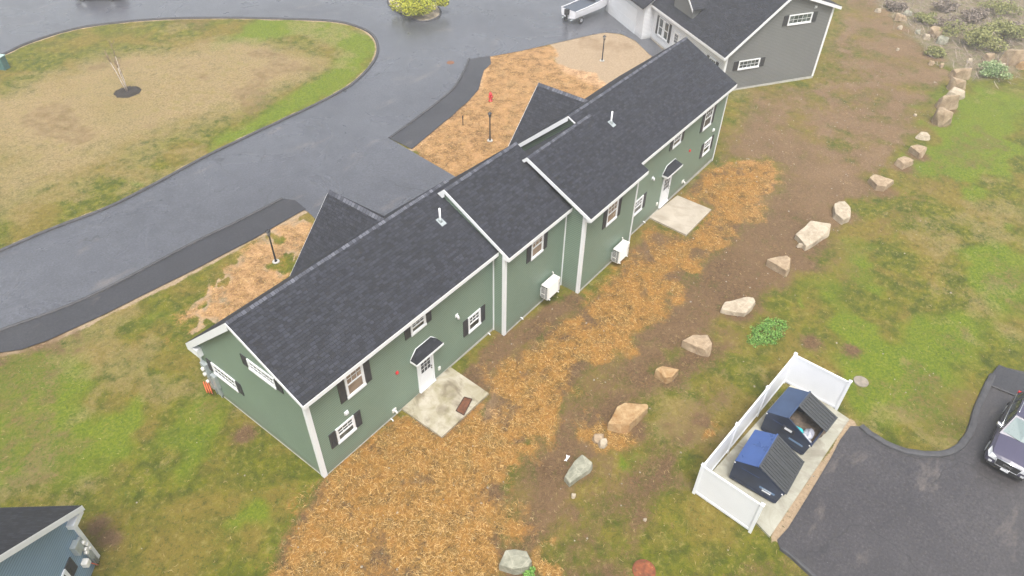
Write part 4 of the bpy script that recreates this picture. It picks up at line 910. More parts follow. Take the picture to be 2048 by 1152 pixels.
TRB = {   # survey of the nearer boulders: outline of the top face, outline of the foot, height
 0: ([(998, 1129), (1011, 1101), (1030, 1099), (1053, 1102), (1064, 1122), (1056, 1133), (1027, 1138)], [(1000, 1137), (1030, 1152), (1062, 1138)], .5),
 1: ([(1129, 953), (1146, 925), (1164, 908), (1186, 924), (1180, 938), (1140, 966)], [(1131, 961), (1141, 970), (1184, 942)], .32),
 2: ([(1216, 846), (1235, 812), (1250, 806), (1294, 807), (1296, 815), (1259, 848), (1241, 849)], [(1216, 857), (1254, 871), (1296, 825)], .5),
 3: ([(1312, 738), (1325, 731), (1357, 739), (1347, 752), (1333, 756)], [(1306, 755), (1336, 770), (1351, 755), (1357, 744)], .45),
 4: ([(1365, 681), (1386, 670), (1415, 669), (1424, 687), (1410, 700), (1391, 689)], [(1365, 689), (1391, 710), (1418, 717), (1423, 696)], .5),
 5: ([(1443, 617), (1450, 603), (1493, 594), (1507, 595), (1511, 603), (1491, 626), (1471, 623)], [(1445, 630), (1488, 634), (1500, 627), (1511, 609)], .32),
 6: ([(1535, 519), (1555, 513), (1575, 511), (1581, 516), (1579, 536), (1573, 541), (1559, 526)], [(1531, 534), (1573, 556), (1579, 544)], .5),
 7: ([(1591, 468), (1621, 440), (1640, 443), (1664, 446), (1647, 471), (1613, 493), (1606, 485)], [(1612, 496), (1656, 476), (1598, 478)], .35),
 8: ([(1669, 406), (1678, 402), (1690, 402), (1701, 416), (1700, 434), (1687, 439), (1670, 425)], [(1671, 430), (1687, 444), (1701, 436)], .42),
 9: ([(1739, 354), (1749, 348), (1788, 360), (1771, 373), (1755, 370)], [(1733, 366), (1765, 384), (1788, 368)], .42),
 10: ([(1795, 317), (1809, 311), (1828, 320), (1808, 328)], [(1786, 331), (1803, 342), (1827, 330)], .42),
 11: ([(1821, 292), (1835, 288), (1854, 294), (1840, 307)], [(1820, 299), (1844, 318), (1853, 303)], .42)}
def traced(k, t):
    top, foot, hh = TRB[k]; px, py, seed, mat, label = t[0], t[1], t[7], t[6], t[8]; rnd = random.Random(seed)
    T_ = [G(x, y, hh * rnd.uniform(.86, 1.04)) for x, y in top]; c = sum(T_, Vector()) / len(T_); c.z = gz(c.x)
    Lm = max((a - b_).length for a in T_ for b_ in T_); b = bmesh.new(); P3 = [p - c for p in T_] + [G(x, y, -.12) - c for x, y in foot]
    for p in T_: q = (p - c) * 1.0; P3.append(Vector((q.x * 1.03, q.y * 1.03, -.15)))
    P3.append(Vector((rnd.uniform(-.1, .1) * Lm, rnd.uniform(-.1, .1) * Lm, hh * 1.08)))
    vs = [b.verts.new(p) for p in P3]; r = bmesh.ops.convex_hull(b, input=vs)
    bmesh.ops.delete(b, geom=list({g for g in r['geom_interior'] + r['geom_unused'] if isinstance(g, bmesh.types.BMVert)}), context='VERTS')
    bmesh.ops.bevel(b, geom=[e for e in b.edges], offset=Lm * .012, segments=1, affect='EDGES', profile=.6)
    bmesh.ops.triangulate(b, faces=b.faces)
    for _ in range(2): bmesh.ops.subdivide_edges(b, edges=[e for e in b.edges if e.calc_length() > Lm * .10], cuts=1, use_grid_fill=True); bmesh.ops.triangulate(b, faces=b.faces)
    from mathutils import noise as mn
    for v in b.verts: v.co += v.co.normalized() * (mn.noise(v.co * 3.2 / Lm + Vector((seed, 0, 0))) * .030 + mn.noise(v.co * 11 / Lm) * .010) * Lm
    bmesh.ops.recalc_face_normals(b, faces=b.faces); me = bpy.data.meshes.new('boulder'); b.to_mesh(me); b.free(); me.materials.append(mat)
    o = bpy.data.objects.new('boulder', me); COL.objects.link(o); o.location = c; tag(o, label, 'boulder', 'boulders lining the dirt strip')
for k_, t in enumerate(BL):
    if k_ in TRB: traced(k_, t)
    else: boulder(*t)
SM = [
 (1195, 878, 26, .8, .4, -30, RT, 51, 'brown small stone in the straw clump left of its pair', .5),
 (1206, 888, 26, .7, .4, 10, RP, 52, 'pale small stone in the straw clump right of its pair', .5),
 (1147, 992, 13, .8, .5, 0, RP, 53, 'tiny pale stone below the long grey boulder', .5),
 (1601, 493, 17, .6, .4, -40, RP, 54, 'small pale stone touching the broad tilted boulder', .5),
 (1290, 1040, 9, .8, .4, 0, RP, 55, 'tiny whitish stone on the muddy track', .5),
]
for t in SM: boulder(*t, group='small stones near the boulders', name='small_stone')
PL = [(2024, 124, 46, .6, .45, -35, RT, 61), (2046, 136, 28, .6, .4, -50, RO, 62), (1868, 70, 26, .8, .5, -50, RT, 63), (1883, 86, 20, .8, .5, -50, RG, 64), (1852, 76, 16, .8, .4, 0, RP, 65), (1800, 40, 24, .6, .4, -50, RT, 66), (1756, 23, 14, .8, .4, 0, RP, 67), (1799, 57, 11, .8, .4, 0, RP, 68), (1882, 133, 13, .6, .4, 0, RT, 69), (1938, 124, 12, .7, .5, 0, RP, 70), (1980, 75, 20, .8, .5, 0, RP, 71), (1862, 128, 14, .7, .4, 0, RT, 72), (1975, 118, 24, .7, .4, 0, RT, 73), (2002, 135, 16, .7, .4, 0, RP, 74), (1835, 66, 12, .7, .4, 0, RG, 75), (1814, 30, 16, .7, .4, -40, RG, 76), (1795, 100, 8, .7, .4, 0, RP, 77), (1830, 231, 8, .7, .4, 0, RP, 78)]
pll = ['largest brown rock in the brush at the right edge', 'orange rock cut by the right edge beside the largest brown rock', 'tan rock in the upper left part of the rock pile', 'grey rock at the right of the upper rock pile', 'small pale rock left of the tan rock in the pile', 'flat tan rock near the top of the brush edge', 'small pale rock nearest the grey house corner', 'little white stone under the flat tan rock', 'little tan rock above the far end of the boulder line', 'white rock between the far boulders and yellow bush', 'pale rock high inside the right hand brush', 'small tan stone left above the boulder line end', 'tan rock left of the largest brown rock', 'pale stone directly below the largest brown rock', 'small grey stone at the left of the rock pile', 'grey flat rock above the flat tan rock', 'tiny white stone alone on the bare slope', 'tiny white stone left of the upright rounded boulder']
for t, l_ in zip(PL, pll): boulder(*t, l_, group='rocks scattered in the brush', name='rock')

# ------------------------------------------------------------------ small site objects
def lamp(px, py, hgt, label, head):
    c = G(px, py); r = empty('lamp_post', c); tag(r, label, 'lamp post', 'lamp posts in the front yards')
    m = MB(); m.lathe((0, 0, 0), [(.09, -.1), (.09, .06), (.055, .12), (.045, hgt - .38), (.045, hgt - .34)], 14); m.build('post', BLACK, r)
    m = MB(); m.lathe((0, 0, hgt - .34), [(.07, 0), (.13, .05), (.10, .07)], 4, sm=False); m.lathe((0, 0, hgt), [(.17, -.05), (.03, .07), (.02, .12)], 6, sm=False)
    for t in range(4): a = math.pi / 4 + t * math.pi / 2; m.tube([(math.cos(a) * .09, math.sin(a) * .09, hgt - .28), (math.cos(a) * .13, math.sin(a) * .13, hgt - .04)], .008, 5)
    lo = m.build('lantern', BLACK, r); m = MB(); m.lathe((0, 0, hgt - .275), [(.075, 0), (.11, .22)], 8); m.build('glass', head, lo)
    m = MB(); m.lathe((0, 0, -.02), [(.22, 0), (.2, .06)], 16); m.build('footing', FOUND, r)
FROST = plain('frosted_glass', (.5, .48, .44), .3)
lamp(552, 523, 2.25, 'black lamp post on patchy straw left of the near front gable', FROST)
lamp(980, 281, 2.25, 'black lamp post in the middle straw bed below the red hydrant', DARKG)
lamp(1204, 121, 2.25, 'black lamp post on bare tan soil by the far driveway', FROST)
c = G(981, 202); r = empty('fire_hydrant', c); tag(r, 'red fire hydrant standing in the straw above the lamp post', 'hydrant')
m = MB(); m.lathe((0, 0, 0), [(.17, 0), (.17, .06), (.11, .07), (.11, .55), (.15, .56), (.15, .6), (.12, .64), (.08, .72), (.03, .76), (.03, .8)], 16); m.build('barrel', RED, r)
m = MB(); m.tube([(-.2, 0, .42), (.2, 0, .42)], .065, 12); m.tube([(0, 0, .42), (0, -.22, .42)], .08, 12); m.build('outlet_cap', RED, r)
c = G(926, 250); m = MB(); m.tube([(0, 0, -.1), (0, 0, .8)], .03, 8); m.box(-.05, .05, -.012, .012, .55, .8); o = m.build('marker_stake', BLACK); o.location = c; tag(o, 'short thin dark stake in the straw left of the middle lamp post', 'stake')
def disc(px, py, r_, mat, name, label, h=.02, cat='manhole cover'):
    c = G(px, py); m = MB(); m.lathe((0, 0, -.05), [(r_, 0), (r_, .05 + h), (r_ * .97, .062 + h), (r_ * .86, .062 + h), (r_ * .85, .052 + h)], 36, sm=False)
    for i in range(8): a = i * math.pi / 4; m.box(math.cos(a) * r_ * .5 - .03, math.cos(a) * r_ * .5 + .03, math.sin(a) * r_ * .5 - .03, math.sin(a) * r_ * .5 + .03, .0, .012 + h)
    o = m.build(name, mat); o.location = c; tag(o, label, cat)
RUST = plain('rusty_iron', (.22, .10, .05), .7, .3, var=.45, scale=7, bump=.5); RUSTB = plain('bright_rust_iron', (.20, .06, .022), .7, .2, var=.55, scale=5, bump=.5)
disc(901, 125.5, .34, RUST, 'manhole_cover', 'rusty round manhole cover in the road by the kerb end')
disc(1722, 763, .36, plain('weathered_concrete', (.24, .21, .17), .9, var=.3, scale=4, bump=.4), 'concrete_cover', 'round grey brown concrete cover in the grass beside the fence', cat='cover')
disc(1288, 1141, .46, RUSTB, 'iron_cover', 'bright rust round iron cover at the bottom edge', cat='cover')
# mat tray on the near patio
TR = GL([(912, 822), (928, 831), (944, 799), (928.5, 795)], .105); cx = sum((p for p in TR), Vector()) / 4
m = MB(); q = [(p.x - cx.x, p.y - cx.y, 0) for p in TR]; m.hexa(q + [(x, y, .025) for x, y, _ in q]); BR = plain('brown_rubber', (.12, .045, .02), .6, var=.4, scale=6); tr = m.build('door_mat', BR, bevel=.006); tr.location = (cx.x, cx.y, cx.z)
m = MB()
for i in range(4): a, b_ = Vector(q[i]), Vector(q[(i + 1) % 4]); m.tube([a + Vector((0, 0, .035)), b_ + Vector((0, 0, .035))], .022, 6)
m.build('rim', plain('dark_rubber', (.045, .02, .012), .5), tr); tag(tr, 'brown rimmed door mat lying on the near stained patio', 'door mat')
# white scrap on the dirt
c = G(1134, 917); m = MB(); P_ = [(-.16, -.05), (-.08, -.02), (.05, -.07), (.17, -.09), (.13, 0), (.18, .09), (.04, .04), (-.07, .05), (-.18, .09), (-.13, .02)]
m.poly([(x, y, .03 + .03 * math.sin(x * 20)) for x, y in P_]); m.poly([(x, y, .0 + .02 * math.sin(x * 20)) for x, y in P_])
for i in range(len(P_)): x, y = P_[i]; x2, y2 = P_[(i + 1) % len(P_)]; m.poly([(x, y, .0 + .02 * math.sin(x * 20)), (x2, y2, .0 + .02 * math.sin(x2 * 20)), (x2, y2, .03 + .03 * math.sin(x2 * 20)), (x, y, .03 + .03 * math.sin(x * 20))])
o = m.build('paper_scrap', WHITE); o.location = c; o.rotation_euler = (0, 0, .3); tag(o, 'crumpled white paper scrap on bare dirt left of the long grey boulder', 'litter')
# utility pedestal on the island
c = G(10, 137); r = empty('utility_pedestal', c, .5); tag(r, 'blue green utility pedestal at the left edge of the island lawn', 'utility box')
m = MB(); m.box(-.3, .3, -.28, .28, -.1, 1.05); m.build('cabinet', plain('teal_green_enamel', (.06, .15, .15), .45), r, bevel=.02); m = MB(); m.box(-.34, .34, -.32, .32, 1.051, 1.12); m.build('cabinet_lid', plain('pale_green_enamel', (.35, .50, .47), .4), r, bevel=.02)

# ------------------------------------------------------------------ vegetation
def leafmat(name, c, c2):
    m = NM(name, .6, .3); oi = m.n('ShaderNodeNewGeometry'); m.color(m.mix(oi.outputs['Random Per Island'], c, c2)); return m.m
def leaves(name, pts, size, mat, parent=None, seed=1, elong=1.6, flat=.5):
    rnd = np.random.RandomState(seed); n = len(pts); P_ = np.array(pts); d = rnd.normal(size=(n, 3)); d[:, 2] *= flat; d /= np.linalg.norm(d, axis=1)[:, None]
    e = rnd.normal(size=(n, 3)); e -= (e * d).sum(1)[:, None] * d; e /= np.linalg.norm(e, axis=1)[:, None]; s_ = size * rnd.uniform(.6, 1.3, (n, 1))
    V = np.stack([P_ - d * s_ * elong / 2, P_ + e * s_ / 2, P_ + d * s_ * elong / 2, P_ - e * s_ / 2], 1).reshape(-1, 3)
    me = bpy.data.meshes.new(name); me.from_pydata([tuple(v) for v in V], [], [tuple(range(4 * i, 4 * i + 4)) for i in range(n)]); me.materials.append(mat)
    o = bpy.data.objects.new(name, me); COL.objects.link(o); o.parent = parent; return o
def bush(px, py, R_, Hh, mat, n, label, name='bush', stems=10, seed=1, size=.1, group=None):
    c = G(px, py); r = empty(name, c); tag(r, label, 'bush', group); rnd = random.Random(seed); pts = []
    lob = [(rnd.gauss(0, .45) * R_, rnd.gauss(0, .45) * R_, rnd.uniform(.35, .8) * Hh, rnd.uniform(.28, .5) * R_) for _ in range(16)]
    for _ in range(n):
        l = rnd.choice(lob); v = Vector((rnd.gauss(0, 1), rnd.gauss(0, 1), rnd.gauss(0, 1))).normalized() * (l[3] * rnd.uniform(.6, 1.05)); z = l[2] + v.z * Hh / R_ * .7
        if z > .03: pts.append((l[0] + v.x, l[1] + v.y, z))
    leaves('foliage', pts, size, mat, r, seed); m = MB()
    for _ in range(stems): l = rnd.choice(lob); m.tube([(0, 0, -.05), (l[0] * .5, l[1] * .5, l[2] * .5), (l[0], l[1], l[2])], [.035, .02, .008], 5)
    m.build('stem', plain('twig_bark', (.12, .08, .05), .9), r); return r
YG = leafmat('yellow_green_leaves', (.20, .24, .012), (.46, .44, .03)); GRN = leafmat('fresh_green_leaves', (.06, .18, .02), (.24, .40, .09)); OLV = leafmat('olive_leaves', (.14, .16, .05), (.33, .32, .12)); BRN = leafmat('dead_twigs', (.14, .11, .09), (.34, .28, .23))
bush(832, 26, 2.0, 1.7, YG, 9000, 'bright yellow green shrub in the kerbed planter at the top', seed=3, size=.12)
bush(1945, 92, 2.1, 1.7, OLV, 4200, 'yellowish leafing shrub in the middle of the brush', seed=5, size=.11, group='shrubs in the upper right brush')
bush(2005, 78, 1.8, 1.6, OLV, 2600, 'olive shrub behind the largest brown rock', seed=6, size=.11, group='shrubs in the upper right brush')
bush(1985, 150, 1.4, 1.0, leafmat('pale_blossom', (.10, .20, .05), (.38, .45, .24)), 2600, 'pale flecked green bush right of the far boulders', seed=7, size=.09, group='shrubs in the upper right brush')
bush(1905, 60, 1.5, 1.2, BRN, 2200, 'bare brown shrub above the rock pile', seed=8, size=.1, group='shrubs in the upper right brush')
bush(1060, 1150, .35, .25, GRN, 500, 'little green weed tuft beside the bottom grey boulder', name='weed', seed=9, size=.06)
for i_, (bx_, by_, br_, bh_, sd_) in enumerate([(1790, 20, 1.2, .7, 21), (1850, 45, 1.1, .8, 22), (1940, 40, 1.5, 1.1, 23), (2000, 25, 1.6, 1.2, 24), (1890, 20, 1.3, .9, 25), (1870, 110, .9, .6, 26), (2035, 70, 1.4, 1.0, 27)]):
    bush(bx_, by_, br_, bh_, (BRN, OLV)[i_ % 2], 1500, ['brown dry bush at the top left corner of the brush', 'low olive bush above the rock pile', 'bare brown bush behind the middle yellowish shrub', 'olive bush near the top right corner', 'brown dry bush at the top edge between olive bushes', 'small olive bush left of the far boulders', 'brown dry bush at the right edge above the largest rock'][i_], seed=sd_, size=.12, group='shrubs in the upper right brush')
# low weed patch
rw = empty('weed_patch', G(1535, 668)); tag(rw, 'bright green leafy weed patch between the boulders and the fence', 'weeds'); rnd = random.Random(4); pts = []; cc = G(1535, 668)
wp = [(p.x, p.y) for p in GL([(1485, 690), (1505, 655), (1530, 638), (1560, 636), (1578, 650), (1572, 672), (1548, 690), (1515, 694), (1495, 700)])]
ctr = [(rnd.uniform(-1.3, 1.3), rnd.uniform(-1.3, 1.3)) for _ in range(380)]
for (x, y) in ctr:
    if sdist(np.array([cc.x + x]), np.array([cc.y + y]), wp)[0] < rnd.uniform(.0, .3): continue
    for _ in range(20): pts.append((x + rnd.gauss(0, .085), y + rnd.gauss(0, .085), abs(rnd.gauss(0, .07)) + .02))
leaves('foliage', pts, .065, GRN, rw, 5, 1.2, .35)
# young birch on the island
c = G(255, 184); r = empty('birch_sapling', c); tag(r, 'young bare white stemmed birch in a mulch ring on the island lawn', 'tree'); rnd = random.Random(11)
BK = plain('white_birch_bark', (.55, .48, .42), .7, var=.3, scale=10); TW = plain('birch_twig', (.22, .14, .11), .8)
m = MB(); tw = MB()
for k in range(3):
    a = k * 2.1 + .4; tip = Vector((math.cos(a) * .35 - .12, math.sin(a) * .35 + .1, 3.9 - .5 * k)); p0 = Vector((math.cos(a) * .06, math.sin(a) * .06, -.05)); P5 = [p0.lerp(tip, t) + Vector((rnd.gauss(0, .02), rnd.gauss(0, .02), 0)) for t in (0, .25, .5, .75, 1)]
    m.tube(P5[:4], [.05, .042, .032, .022], 8); tw.tube(P5[3:], [.022, .006], 6)
    for _ in range(16):
        t = rnd.uniform(.35, .98); q0 = p0.lerp(tip, t); d = Vector((rnd.gauss(0, 1), rnd.gauss(0, 1), rnd.uniform(.6, 1.8))).normalized() * rnd.uniform(.3, .9); tw.tube([q0, q0 + d * .5, q0 + d + Vector((0, 0, .08))], [.011, .008, .004], 4)
        q1 = q0 + d * .6
        for _ in range(2): e = (d + Vector((rnd.gauss(0, .5), rnd.gauss(0, .5), .2))).normalized() * .3; tw.tube([q1, q1 + e], [.006, .003], 4)
m.build('trunk', BK, r); tw.build('branches', TW, r)
mu = MB(); mr = random.Random(5)
ring = [Vector((math.cos(t) * (1.02 + mr.uniform(-.08, .08)), math.sin(t) * (1.02 + mr.uniform(-.08, .08)), 0)) for t in [2 * math.pi * i / 28 for i in range(28)]]
for i in range(28): p_, q_ = ring[i], ring[(i + 1) % 28]; mu.poly([p_, q_, q_ * .7 + Vector((0, 0, .07)), p_ * .7 + Vector((0, 0, .07))]); mu.poly([p_ * .7 + Vector((0, 0, .07)), q_ * .7 + Vector((0, 0, .07)), Vector((0, 0, .1))])
for _ in range(900):
    a, rr = mr.uniform(0, 6.28), 1.05 * math.sqrt(mr.random()); x, y = math.cos(a) * rr, math.sin(a) * rr; z = .08 * (1 - rr) + .03; s_ = mr.uniform(.02, .05); e = mr.uniform(0, 6.28); mu.poly([(x - s_ * math.cos(e), y - s_ * math.sin(e), z), (x + .02 * math.sin(e), y - .02 * math.cos(e), z + .02), (x + s_ * math.cos(e), y + s_ * math.sin(e), z + .01)])
o = mu.build('mulch', plain('dark_mulch', (.028, .022, .018), .9, var=.4), fix=False); o.location = c; tag(o, kind='stuff')

# scattered blades: straw, dry grass, green grass, brush, pebbles (each ONE uncountable mass)
ROADS = [[(p.x, p.y) for p in road], [(p.x, p.y) for p in GL(sw1)] + [(p.x, p.y) for p in k1W], [(p.x, p.y) for p in k2W] + [(p.x, p.y) for p in GL(sw2)], [(p.x, p.y) for p in parkW] + [(p.x, p.y) for p in GL([(2010, 735), (2300, 800), (2500, 1500), (1720, 1260), (1640, 1165), (1560, 1098), (1543, 1078), (1580, 1045), (1610, 985), (1668, 895), (1700, 850)])],
         [(p.x, p.y) for p in GL([(803, 817), (883.4, 873.6), (977.5, 786.1), (900, 733)])], [(p.x, p.y) for p in GL([(1297, 433.5), (1373, 469.4), (1423, 418.7), (1355, 390.5)])], [(p.x, p.y) for p in GL([(1420, 948), (1540, 1073), (1699, 838), (1588, 762)])],
         [(-.0, 0), (LA, 0), (LA, yB), (LB, yB), (LB, yC), (LC, yC), (LC, yD), (LD, yD), (LD, 7), (0, 8)]]
def free(X, Y, g=.05):
    ok = np.ones(X.shape, bool)
    for R_ in ROADS: ok &= sdist(X, Y, R_) < -g
    return ok
def near_density(X, Y): d = np.sqrt((X - CP[0]) ** 2 + (Y - CP[1]) ** 2 + CP[2] ** 2); return np.clip((30 / d) ** 2, .06, 1)
def scatter(name, n, box, keyf, L, wd, zmax, mat, seed, curve=.3, fast_fade=True):
    rs = np.random.RandomState(seed); X = rs.uniform(box[0], box[1], n); Y = rs.uniform(box[2], box[3], n); z = zones(X, Y); p = keyf(z)
    if fast_fade: p = p * near_density(X, Y)
    k = rs.rand(n) < p; X, Y = X[k], Y[k]; k = free(X, Y, .02); X, Y = X[k], Y[k]; n = len(X); a = rs.uniform(0, 2 * np.pi, n); l = L * rs.uniform(.5, 1.3, n); w_ = wd * rs.uniform(.6, 1.3, n)
    zb = TILT * X - .012; dx, dy = np.cos(a), np.sin(a); rise = zmax * rs.rand(n); bend = curve * l * rs.uniform(-1, 1, n)
    V = np.zeros((n, 6, 3)); 
    for i, t in enumerate((0, .5, 1)):
        cx_ = X + dx * l * (t - .5) - dy * bend * (4 * t * (1 - t)); cy_ = Y + dy * l * (t - .5) + dx * bend * (4 * t * (1 - t)); cz_ = zb + rise * (t if i else .1) + .02
        ww = w_ * (1 if i == 1 else .5); V[:, i * 2, 0] = cx_ - dy * ww / 2; V[:, i * 2, 1] = cy_ + dx * ww / 2; V[:, i * 2, 2] = cz_; V[:, i * 2 + 1, 0] = cx_ + dy * ww / 2; V[:, i * 2 + 1, 1] = cy_ - dx * ww / 2; V[:, i * 2 + 1, 2] = cz_ + ww * .4
    b = np.arange(n)[:, None] * 6; F = np.concatenate([b + [0, 1, 3, 2], b + [2, 3, 5, 4]], 0)
    me = bpy.data.meshes.new(name); me.vertices.add(n * 6); me.vertices.foreach_set('co', V.ravel()); me.loops.add(F.size); me.loops.foreach_set('vertex_index', F.ravel().astype(np.int32)); me.polygons.add(len(F)); me.polygons.foreach_set('loop_start', np.arange(0, F.size, 4)); me.polygons.foreach_set('loop_total', np.full(len(F), 4)); me.update(); me.materials.append(mat)
    o = bpy.data.objects.new(name, me); COL.objects.link(o); tag(o, kind='stuff'); print(name, n); return o
def blade(name, a, b, c):
    m = NM(name, .6, .25); g = m.n('ShaderNodeNewGeometry'); r_ = m.n('ShaderNodeValToRGB'); r_.color_ramp.elements[0].color = (*a, 1); r_.color_ramp.elements[1].color = (*c, 1); e = r_.color_ramp.elements.new(.5); e.color = (*b, 1); m.l(g.outputs['Random Per Island'], r_.inputs[0]); m.color(r_.outputs[0]); return m.m
scatter('straw', 520000, (-5, 40, -22, 26), lambda z: sst(.25, .8, z['straw']), .19, .009, .06, blade('straw_stalk', (.11, .05, .010), (.42, .225, .045), (.82, .58, .26)), 101, .45)
scatter('loose_straw', 160000, (-14, 45, -26, 20), lambda z: .05 + .14 * z['dirt'] + .25 * (z['straw'] > .15), .17, .010, .05, blade('dry_stalk', (.20, .14, .06), (.42, .30, .13), (.62, .48, .25)), 102, .6)
scatter('grass', 360000, (-20, 60, -30, 45), lambda z: (1 - z['dirt'] * .85) * (1 - z['straw']) * (.25 + .75 * z['lush']) * sst(.40, .55, z['n1']), .10, .022, .07, blade('grass_blade', (.03, .055, .006), (.075, .115, .012), (.16, .18, .03)), 103, .3)
scatter('brushwood', 26000, (40, 100, -40, 10), lambda z: z['brush'], .9, .04, .7, BRN, 104, .3, False)
rs = np.random.RandomState(9); pb_ = MB(); n_ = 0
for _ in range(2600):
    x, y = rs.uniform(-8, 60), rs.uniform(-26, 6)
    zz_ = zones(np.array([x]), np.array([y])) if _ % 1 == 0 else None
    if rs.rand() > .12 + .6 * zz_['dirt'][0] or not free(np.array([x]), np.array([y]))[0]: continue
    s_ = abs(rs.normal(0, .022)) + .015; t0 = rs.rand() * 6; top = (x, y, gz(x) + s_ * .7); rg = [(x + math.cos(t0 + k * 1.256) * s_ * rs.uniform(.7, 1.2), y + math.sin(t0 + k * 1.256) * s_ * rs.uniform(.7, 1.2), gz(x) - .02) for k in range(5)]
    for k in range(5): pb_.poly([rg[k], rg[(k + 1) % 5], top])
tag(pb_.build('pebbles', plain('pebble_stone', (.28, .25, .20), .8, var=.3, scale=1), fix=False), kind='stuff')

# ------------------------------------------------------------------ rubbish in the open dumpster
for i, (x, y, z, s_, mt, nm) in enumerate([(1.45, 1.85, .80, (.30, .26, .24), BAGM, 'grey rubbish bag by the front rim of the open dumpster'), (1.80, 1.75, .82, (.2, .34, .2), BAGW, 'whitish rubbish bag in the middle of the open dumpster'), (1.82, 1.4, 1.10, (.14, .26, .14), BAGT, 'teal rubbish bag at the near rim of the open dumpster'), (1.85, .98, 1.22, (.15, .2, .15), BAGW, 'crumpled pale sack high in the open dumpster')]):
    lump('rubbish_bag', in_d2(x, y, z), s_, mt, 40 + i, 3, .35, nm, 'rubbish bag', 'rubbish bags in the open dumpster')
fl = MB(); P0 = [in_d2(x, y, .62) for x, y in ((.05, .05), (1.9, .05), (1.9, 1.62), (.05, 1.62))]; fl.poly(P0); fl.poly([p - Vector((0, 0, .05)) for p in P0]); 
o = lump('rubbish_heap', in_d2(1.0, 1.1, .5), (.85, .95, .36), plain('mixed_rubbish', (.10, .075, .055), .9, var=.6, scale=6, bump=.8), 77, 4, .35, 'dark brown heap of mixed rubbish filling the open dumpster', 'rubbish')

